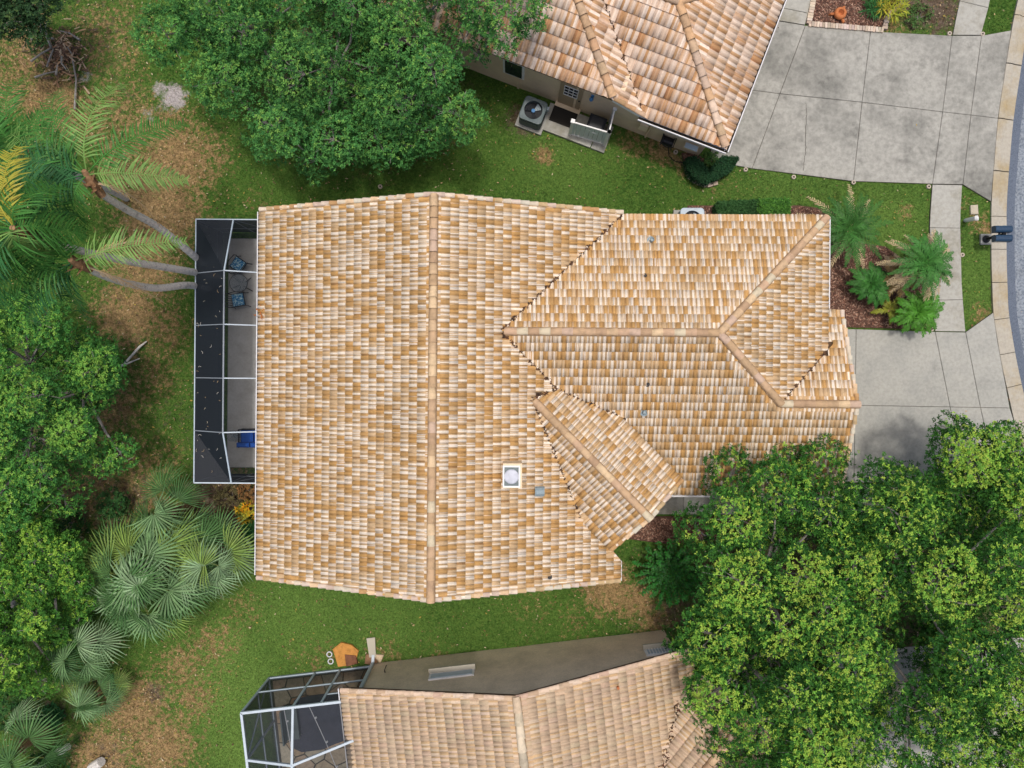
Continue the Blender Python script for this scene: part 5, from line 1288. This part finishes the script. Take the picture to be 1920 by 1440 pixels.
queen_palm('queen palm with dark mottled trunk, crown at the left edge', [(412,520,0),(356,509,2.8),(296,499,4.9),(236,489,6.6),(120,462,9.0),(30,430,11.0)],
    [(-90,520,9.5,QG,1.5,.8),(-60,350,10,QG,1.5,.8),(120,350,10,QG,1.5,.7),(160,440,9.6,QG,1.5,.75),(110,520,9.3,QG,1.5,.8),(20,590,9.2,QB,1.5,.8),(-100,430,10,QG,1.5,.8),(38,275,10.6,QY,1.0,.6),(5,330,10.8,QY,.8,.6),(90,480,10,QL,1.4,.6),(60,380,9.4,QB,1.6,.75),(-40,470,9.2,QB,1.5,.8),(70,560,8.8,QG,1.4,.8),(-30,590,9,QG,1.4,.8),(140,400,9,QB,1.4,.7)])
queen_palm('queen palm with pale straight trunk, crown between its neighbours', [(402,512,0),(364,480,2.6),(300,428,5.0),(236,392,7.0),(190,362,8.3),(163,328,8.9)],
    [(232,158,7.8,QL,1.6,.72),(352,338,8.0,QL,.9,.62),(345,232,7.8,QG,1.2,.62),(60,220,8.2,QG,1.5,.72),(30,300,8.6,QB,1.2,.7),(70,400,8.4,QB,1.2,.7),(160,450,8.0,QG,1.2,.62),(110,170,7.8,QG,1.6,.66),(20,250,7.8,QL,1.4,.7),(95,300,8.0,QB,.9,.6),(115,420,7.6,QB,1.0,.65)],
    dead=((300,425,6.2,250,345,8.6),))
queen_palm('short queen palm tucked deep at the left under its neighbours', [(238,372,0),(180,345,2),(100,312,4.4),(45,287,6.4)],
    [(-60,170,6,QG,1.5,.75),(40,150,6.2,QG,1.5,.75),(140,330,5.8,QB,1.2,.65),(120,210,5.6,QG,1.3,.7),(-80,300,6,QB,1.3,.7),(-20,400,5.8,QG,1.4,.7),(80,390,5.6,QB,1.2,.65),(0,220,7,QG,1.0,.6)])
# a frond-bed of fan palms (shared leaf meshes)
def fan_mesh(R_, tint, seed, cup):
    random.seed(seed); mb = MB(); n = 26; span = R(random.choice((170, 200, 230)))
    for i in range(n):
        a = -span / 2 + span * (i + .5) / n; hw2 = span / n * .40; l = R_ * (.72 + .28 * math.cos(a * .5)) * random.uniform(.9, 1.05)
        z = lambda r: -cup * (r / R_) ** 2 * R_ + .10 * R_ * math.cos(a) * (r / R_)
        d = lambda aa, r, dz=0: (r * math.cos(aa), r * math.sin(aa), z(r) + dz)
        c = vary(tint, .72, 1.25); fold = .03 if i % 2 else -.012
        r1, r2 = l * .30, l * .68
        mb.add([d(a, .02), d(a - hw2 * 1.25, r1, fold), d(a, r1, .028), d(a + hw2 * 1.25, r1, fold), d(a - hw2 * .5, r2, -.02), d(a + hw2 * .5, r2, -.02), d(a + random.gauss(0, .05), l, -.10 * random.uniform(.3, 2.2))],
            [(0, 1, 2), (0, 2, 3), (1, 4, 2), (2, 4, 5), (2, 5, 3), (4, 6, 5)], c)
    me = mb.mesh('fan_leaf', (0, 0, 0)); me.materials.append(M['frond']); return me
FG = [(.08, .175, .055), (.15, .265, .11), (.055, .135, .04), (.23, .355, .18), (.19, .29, .065)]
FAN = [fan_mesh(1.0, FG[i % 5], 100 + i, .12 + .05 * (i % 4)) for i in range(10)]
random.seed(21)
def fan_palm(label, u, v, z, n, rmin, rmax, size, tilt=(-10, 48), leaves=None, trunk_h=None, name='fan_palm'):
    c = P(u, v, z); t = thing(name, label, 'palm', (c.x, c.y, 0), 0, 'fan palms at the left')
    MB().tube([(c.x, c.y, -.05), (c.x, c.y, z * .5), (c.x, c.y, z - .2)], [.2, .17, .14], 8).build('trunk', M['boot'], t)
    for i in range(n):
        if leaves and i < len(leaves):
            lu, lv, ang, zz, s_ = leaves[i]; hub = P(lu, lv, zz); a = -R(ang)
        else:
            a = i * 2.39996 + random.uniform(-.2, .2); f = (i + .5) / n; rr = rmin + (rmax - rmin) * f ** .6; hub = c + Vector((math.cos(a) * rr, math.sin(a) * rr, .55 - f * 1.15 + random.uniform(-.1, .1))); s_ = size * random.uniform(.82, 1.12)
            a += random.gauss(0, .3)
            if f < .28: a = random.uniform(0, 6.28); hub = c + Vector((-math.cos(a) * .25, -math.sin(a) * .25, .75 - f))
        hub.z = max(hub.z, .45)
        til = R(random.uniform(*tilt)); q = Euler((0, til, a), 'XYZ').to_quaternion(); roll = Euler((random.gauss(0, .22), 0, 0)).to_quaternion()
        pe = MB().tube([tuple(c + Vector((0, 0, -.25))), tuple(c.lerp(hub, .5) + Vector((0, 0, .18))), tuple(hub)], [.022, .016, .012], 4, tint=(.16, .19, .05), cap=False).build('leaf_stalk', M['frond'], t)
        o = link('fan_leaf', random.choice(FAN), None, t, hub, q @ roll); o.scale = (s_, s_, s_)
fan_palm('large fan palm clump below the lanai, its leafy middle', 268, 1085, 2.7, 38, .2, 1.75, 1.35)
fan_palm('fan palm reaching toward the orange roof corner', 385, 1045, 2.3, 16, .2, 1.0, 1.2)
fan_palm('fan palm directly under the lanai corner with bright tips', 315, 965, 2.2, 8, .2, 1.0, 1.2)
fan_palm('fan palm below the big clump beside the leafy tree', 130, 1225, 2.0, 10, .2, .9, 1.15)
fan_palm('small fan palm near the red needle patch', 175, 1305, 1.3, 10, .2, .7, .9)
fan_palm('dark fan palm in the bottom left corner', 30, 1410, 2.0, 8, .2, 1.1, 1.2)
# feathery landscape palms by the front walk
def feather_palm(label, u, v, z, n, L_, tint, dead=0, name='feather_palm', tilt=(.1, .9), Lf=.20, back=(.46, .36, .21), nl_=19, stem=True):
    c = P(u, v, z); t = thing(name, label, 'palm', (c.x, c.y, 0), 0, 'feathery palms in the mulch bed')
    if stem: MB().tube([(c.x, c.y, -.05), (c.x, c.y, z * .6), (c.x, c.y, z)], [.13, .10, .11], 8).build('trunk', M['boot'], t)
    for i in range(n + dead):
        a = i * 2.39996; dd = i >= n; f = (i % max(1, n)) / n; el = tilt[0] + (tilt[1] - tilt[0]) * (1 - f); l = L_ * random.uniform(.8, 1.1) * (1.12 if dd else .65 + .4 * f ** .5)
        if dd: a = random.uniform(0, 6.28); el = -.15
        dv_ = Vector((math.cos(a) * math.cos(el), math.sin(a) * math.cos(el), math.sin(el))); mid = c + dv_ * l * .55 + Vector((0, 0, .12)); e = c + Vector((math.cos(a), math.sin(a), 0)) * l * (.92 if el < .9 else .7) + Vector((0, 0, math.sin(el) * l * .45 - (.55 if dd else .2)))
        e.z = max(e.z, .12)
        f_ = MB(); frond_mesh(f_, bez(c, mid, e, 7), nl_, Lf * random.uniform(.85, 1.1), back if dd else vary(tint, .8, 1.2), droop=.5 if not dd else 1.0, wd=.056, swing=.9, plume=.16, tube_r=.016); f_.build('dead_frond' if dd else 'frond', M['deadfrond' if dd else 'frond'], t)
PG = (.05, .15, .03)
feather_palm('feathery date palm close to the hip roof corner above the bed', 1592, 428, 1.5, 26, 1.7, PG, dead=8, Lf=.27)
feather_palm('feathery palm overhanging the sidewalk with dry brown fronds', 1735, 492, 1.9, 28, 1.4, (.055, .18, .035), dead=22, Lf=.24)
feather_palm('low feathery green palm in the middle of the mulch bed', 1634, 533, .8, 26, 1.0, (.045, .16, .03), Lf=.26, tilt=(.2, 1.2), stem=True)
feather_palm('feathery green palm at the lower bed edge beside the driveway', 1722, 585, .95, 26, 1.1, (.07, .22, .025), dead=0, Lf=.27, tilt=(.2, 1.2))
feather_palm('yellowing palm seedling left of the green palm by the driveway', 1668, 580, .55, 7, .75, (.19, .21, .03), Lf=.2, tilt=(.1, .6))
feather_palm('dry brown palm fronds between the two feathery palms', 1682, 520, .9, 9, .95, (.25, .17, .07), dead=12, Lf=.24, back=(.46, .34, .20))
# dark foxtail shrub at the porch corner
def plume_shrub(label, u, v, z, n, L_, tint):
    c = P(u, v, 0); t = thing('plume_shrub', label, 'shrub', (c.x, c.y, 0), 0)
    m_ = MB().lathe((c.x, c.y, -.05), [(.16, 0), (.12, .25), (.05, .4)], 8).build('stem_base', M['bark'], t)
    for i in range(n):
        a = i * 2.39996; f = (i + .5) / n; l = L_ * (.55 + .5 * f) * random.uniform(.85, 1.1); b = Vector((c.x, c.y, .25))
        e = b + Vector((math.cos(a) * l, math.sin(a) * l, z * (1.15 - .75 * f))); mid = b.lerp(e, .5) + Vector((0, 0, .35)); f_ = MB(); pts = bez(b, mid, e, 12)
        f_.tube([tuple(p_) for p_ in pts], .012, 4, tint=(.06, .1, .03), cap=False)
        for j in range(2, 13):
            for q in range(9):
                p_ = pts[min(j, 12)] + Vector((random.gauss(0, .03), random.gauss(0, .03), random.gauss(0, .02))); an = random.uniform(0, 6.28); dv_ = Vector((math.cos(an), math.sin(an), random.uniform(-.1, .9))).normalized(); ll = random.uniform(.09, .14); s_ = dv_.cross(Vector((0, 0, 1))).normalized() * .03
                cc_ = tuple(x * random.uniform(.7, 1.3) * (1.5 if j > 9 else 1) for x in tint); mm = p_ + dv_ * ll * .5
                f_.add([p_, mm - s_, p_ + dv_ * ll, mm + s_], [(0, 1, 2, 3)], cc_)
        f_.build('plume', M['frond'], t)
plume_shrub('dark green shrub of radiating leafy plumes below the diagonal porch roof', 1248, 1062, .95, 40, 1.45, (.022, .105, .018))
# hedges
def hedge(label, px, z, n, tints, L=.07, Wd=.038, name='hedge'):
    poly = [P2(u, v, z) for u, v in px]; m_ = len(poly); ar = sum(poly[i][0] * poly[(i + 1) % m_][1] - poly[(i + 1) % m_][0] * poly[i][1] for i in range(m_))
    if ar < 0: poly = poly[::-1]
    A_ = np.array(poly); c = A_.mean(0); t = thing(name, label, 'hedge', (c[0], c[1], 0), 0)
    MB().prism(inset_poly(poly, .07), -.05, z - .12).build('stems', M['gutterdirt'], t)
    lo, hi = A_.min(0), A_.max(0); q = RNG.uniform(lo, hi, (n * 4, 2)); dd = polydist(q, poly); ok = dd > -.03; q = q[ok][:n]; dd = dd[ok][:n]
    zz = z - .05 + RNG.normal(0, .03, len(q)) - np.clip(.06 - dd, 0, .06) * 3; side = RNG.uniform(0, 1, len(q)) < .28
    # some leaves clothe the sides
    es = []
    for i in range(m_):
        a = A_[i]; b = A_[(i + 1) % m_]; k = int(np.hypot(*(b - a)) * n * .12); tt = RNG.uniform(0, 1, k); es.append(np.column_stack([a + (b - a) * tt[:, None] + RNG.normal(0, .02, (k, 2)), RNG.uniform(.05, z, k)]))
    pos = np.concatenate([np.column_stack([q, zz])] + es); ax = np.tile([0, 0, 1.0], (len(pos), 1)) + RNG.normal(0, .45, (len(pos), 3))
    tt = np.array(tints)[RNG.integers(0, len(tints), len(pos))]
    V, F_, T_ = rosettes(pos, ax, 4, L, Wd, tt); me = arr_mesh('foliage', V, F_, T_); o = link('foliage', me, M['leaf'], t); o.location = -LOC[t.name]
hedge('dark clipped half of the hedge above the garage wing roof', [(1349,378),(1425,374),(1425,412),(1346,412)], .95, 1500, [(.035, .10, .03), (.05, .13, .04)])
hedge('brighter fresh half of the hedge above the garage wing roof', [(1424,373),(1482,371),(1484,412),(1424,412)], 1.05, 1300, [(.07, .20, .03), (.10, .25, .04), (.05, .15, .03)])
hedge('dark clipped V shaped hedge beside the stained driveway', [(1290,295),(1306,291),(1330,320),(1357,292),(1386,294),(1374,316),(1345,333),(1325,341),(1303,330),(1291,312)], .75, 1800, [(.022, .07, .03), (.03, .09, .035)], L=.055, Wd=.03)
# low plants
def leafy(label, u, v, r, n, tints, z=.35, L=.16, Wd=.05, name='shrub', cat='shrub', k=6, group=None):
    c = P(u, v, z / 2); t = thing(name, label, cat, (c.x, c.y, 0), 0, group)
    q, d = clump_points(np.array((c.x, c.y, z * .55)), r, n, flat=min(1.0, z / r * .6), low=-.1); ax = d + np.array([0, 0, .8])
    tt = np.array(tints)[RNG.integers(0, len(tints), len(q))]; V, F_, T_ = rosettes(q, ax, k, L, Wd, tt); V[:, 2] = np.maximum(V[:, 2], .02)
    me = arr_mesh('foliage', V, F_, T_); o = link('foliage', me, M['leaf'], t); o.location = -LOC[t.name]
    m = MB()
    for i in range(6): a = i * 1.05; m.tube([(c.x, c.y, -.03), (c.x + r * .4 * math.cos(a), c.y + r * .4 * math.sin(a), z * .5)], [.018, .01], 4)
    m.build('stems', M['bark'], t)
leafy('yellow and orange croton bush under the left eave', 468, 958, .42, 90, [(.62, .40, .02), (.70, .33, .02), (.45, .42, .05), (.12, .16, .03)], .6, .17, .06, 'croton')
leafy('rusty brown bush against the lanai lower wall', 470, 920, .5, 220, [(.24, .115, .045), (.17, .10, .04), (.3, .16, .06)], .6, .07, .04, 'rusty_bush')
leafy('olive brown dry bush under the lanai corner', 430, 935, .6, 260, [(.11, .10, .045), (.15, .13, .06), (.08, .07, .03)], .5, .08, .04, 'dry_bush')
leafy('small green fern at the left eave below the croton', 474, 990, .38, 120, [(.03, .17, .05), (.04, .14, .04)], .4, .16, .04, 'fern')
leafy('green groundcover under the fan palm near the red needle patch', 215, 1285, .45, 170, [(.025, .115, .03), (.035, .14, .04)], .4, .12, .05, 'ground_shrub')
leafy('dark green groundcover left of the small fan palm', 95, 1345, .5, 170, [(.02, .09, .03), (.03, .11, .035)], .4, .12, .05, 'ground_shrub')
leafy('yellow green strappy plant in the brick edged bed', 1668, 8, .55, 60, [(.42, .42, .04), (.30, .38, .05), (.5, .42, .06)], .5, .42, .035, 'strappy_plant', k=7)
leafy('green strappy plant left of the yellow one in the bed', 1640, 12, .35, 40, [(.05, .18, .05), (.09, .2, .05)], .4, .34, .035, 'strappy_plant', k=7)
leafy('small weed clump on the verge near the sidewalk above', 1725, 30, .5, 60, [(.07, .15, .04), (.1, .16, .05)], .25, .14, .05, 'weed_clump')
leafy('leafy shrub behind the clipped V hedge', 1332, 300, .3, 110, [(.05, .13, .03), (.09, .17, .04)], .6, .09, .045, 'shrub')
for (u, v, r, lab) in ((40,905,.9,'dark understorey shrub between the two left edge trees'), (120,985,.8,'dark understorey shrub left of the fan palm clump'), (30,1330,.8,'dark understorey shrub above the corner fan palm'), (215,945,.6,'dark low shrub under the bright oak by the fan palms'), (90,1440,.7,'dark low shrub at the bottom edge beside the leaning trunk')):
    leafy(lab, u, v, r, int(420 * r), [(.022, .075, .022), (.032, .10, .028), (.045, .12, .03)], 1.0, .10, .05, 'understorey_shrub', group='understorey shrubs at the left')
# brush pile with bare branches
c = P(118, 98); t = thing('brush_pile', 'heap of dead branches and litter near the top left corner', 'brush pile', (c.x, c.y, 0), 0)
BR = [[(140,205),(143,150),(134,100),(126,88)],[(58,115),(78,100),(96,90),(118,86)],[(65,145),(85,138),(104,134)],[(116,105),(115,118),(124,130)],[(88,125),(95,105),(100,92)],[(60,75),(52,45),(48,30),(57,18),(60,5)],[(60,50),(58,30),(57,18)],[(77,62),(76,40),(72,28),(60,24)],[(96,90),(88,70),(85,50),(88,40)],[(100,72),(92,72)],[(150,75),(130,62),(112,58)],[(105,140),(108,122)]]
for i, b_ in enumerate(BR):
    zz = [.06 + .22 * random.random() for _ in b_]
    MB().tube([P(u, v, zz[k]) for k, (u, v) in enumerate(b_)], [.045 - .03 * k / len(b_) for k in range(len(b_))], 6).build('branch', M['bark'], t)
m = MB()
for i in range(420):
    a = random.uniform(0, 6.28); r = abs(random.gauss(0, .65)); p_ = Vector((c.x + r * math.cos(a), c.y + r * math.sin(a) - .1, random.uniform(.01, .18))); an = random.uniform(0, 6.28); l = random.uniform(.04, .2); d = Vector((math.cos(an), math.sin(an), random.uniform(-.2, .2))) * l; s_ = Vector((-math.sin(an), math.cos(an), 0)) * random.uniform(.008, .03)
    m.add([p_ - d - s_, p_ + d - s_, p_ + d + s_, p_ - d + s_], [(0, 1, 2, 3)], random.choice(((.20, .11, .06), (.30, .19, .11), (.12, .07, .045), (.36, .27, .18), (.08, .05, .035))))
o = m.build('litter', M['debris'], t); o['kind'] = 'stuff'
def logx(label, pts, r, name='fallen_log'):
    m = MB().tube([P(*q) for q in pts], r, 9); o = m.build(name, M['palmtrunk'], None); return tag(o, label, 'trunk')
logx('pale leaning trunk in the bottom left corner', [(60,1450,.3),(95,1420,.5),(128,1400,.7)], [.16, .15, .13])
logx('grey stump at the bottom edge left of the pool cage', [(172,1440,.1),(190,1428,.25)], [.2, .18], 'stump')
logx('short grey fallen branch left of the lanai', [(230,686,.1),(262,650,.15),(275,640,.1)], [.05, .045, .02], 'dead_wood')
logx('thin grey fallen branch below the oak left of the lanai', [(215,690,.1),(235,683,.12),(262,672,.08)], [.05, .04, .02], 'dead_wood')
# dry leaf spray caught on the left eave
m = MB(); c = from_m(-XE - .02, mpt(500, 580, 2.9).y, 2.98)
for i in range(26):
    an = random.gauss(.4, 1.0); l = random.uniform(.06, .16); p_ = c + Vector((random.uniform(-.12, .3), random.uniform(-.28, .12), random.uniform(.0, .06))); d = Vector((math.cos(an), math.sin(an), .25)) * l; s_ = Vector((-math.sin(an), math.cos(an), 0)) * .018
    m.add([p_, p_ + d * .5 - s_, p_ + d, p_ + d * .5 + s_], [(0, 1, 2, 3)], (.40 * random.uniform(.7, 1.2), .13, .03))
o = m.build('dry_leaf_spray', M['debris'], None); tag(o, 'orange brown dry leaf spray caught on the left eave', 'dry leaves')

# ================================================================== GRASS (uncountable)
HOUSES = [[tuple(from_m(x, y).xy) for x, y in ((-9.0, y0), (-9.0, y1), (-6.2, 6.3), (6.2, 6.3), (13.5, 6), (14.2, 2.5), (14.2, -3.2), (6.2, -3.2), (6.2, -6.4), (-6.2, -6.4), (-6.2, y0))],
    [tuple(from_n(x, y).xy) for x, y in ((.35, .4), (7, .4), (12, 8), (12, 17), (.35, 17))], [tuple(from_s(x, y).xy) for x, y in ((-10, -.45), (5.9, -.4), (5.9, -9), (-10, -9))]]
def grass(n):
    q = RNG.uniform((-21.5, -16.2), (21.0, 15.4), (n, 2)); ok = np.ones(n, bool)
    for poly in HOUSES + PAVED: ok &= ~inpoly(q, poly)
    q = q[ok]; X, Y = q[:, 0], q[:, 1]; d, e, b, sa_ = fields(X, Y); kp = RNG.uniform(0, 1, len(q)) > np.clip(e * .9 + d * .3 + sa_, 0, .9); q, X, Y, d, e, b, sa_ = q[kp], X[kp], Y[kp], d[kp], e[kp], b[kp], sa_[kp]
    m = len(q); h = RNG.uniform(.035, .085, m); an = RNG.uniform(0, 6.28, m); le = RNG.uniform(.02, .07, m); la = RNG.uniform(0, 6.28, m); w_ = RNG.uniform(.010, .02, m); z = relief(X, Y) - .01
    B_ = np.column_stack([X, Y, z]); s_ = np.column_stack([np.cos(an) * w_, np.sin(an) * w_, np.zeros(m)]); T_ = B_ + np.column_stack([np.cos(la) * le, np.sin(la) * le, h])
    V = np.stack([B_ - s_, B_ + s_, T_], 1).reshape(-1, 3); me = arr_mesh('grass', V, np.arange(3 * m).reshape(m, 3))
    a = me.attributes.new('ground', 'FLOAT_COLOR', 'FACE'); a.data.foreach_set('color', np.stack([d, e, b, sa_], 1).astype(np.float32).ravel())
    o = link('grass', me, M['blade'], None); tag(o, 'short green lawn grass with dry patches', 'grass', kind='stuff')
grass(520000)

def fallen_leaves(n):
    q = RNG.uniform((-21.5, -16.2), (21.0, 15.4), (n, 2)); ok = np.ones(n, bool)
    for poly in HOUSES: ok &= ~inpoly(q, poly)
    for poly in PAVED: ok &= ~(inpoly(q, poly) & (RNG.uniform(0, 1, n) < .93))
    d, e, b, sa_ = fields(q[:, 0], q[:, 1]); ok &= RNG.uniform(0, 1, n) < .25 + d * .6 + e * .9
    q = q[ok]; m = len(q); an = RNG.uniform(0, 6.28, m); l = RNG.uniform(.02, .06, m); w_ = l * RNG.uniform(.3, .55, m)
    z = np.full(m, .035); c = np.column_stack([q, z]); dx = np.column_stack([np.cos(an) * l, np.sin(an) * l, RNG.uniform(-.01, .02, m)]); dy = np.column_stack([-np.sin(an) * w_, np.cos(an) * w_, RNG.uniform(-.01, .02, m)])
    V = np.stack([c - dx, c - dy, c + dx, c + dy], 1).reshape(-1, 3)
    pal = np.array([(.30, .19, .09), (.20, .11, .05), (.42, .30, .16), (.12, .075, .04), (.46, .38, .24), (.34, .26, .06)])
    me = arr_mesh('fallen_leaves', V, np.arange(4 * m).reshape(m, 4), pal[RNG.integers(0, len(pal), m)] * RNG.uniform(.7, 1.2, (m, 1)))
    o = link('fallen_leaves', me, M['debris'], None); tag(o, 'brown fallen leaves scattered over lawn and paving', 'fallen leaves', kind='stuff')
fallen_leaves(26000)
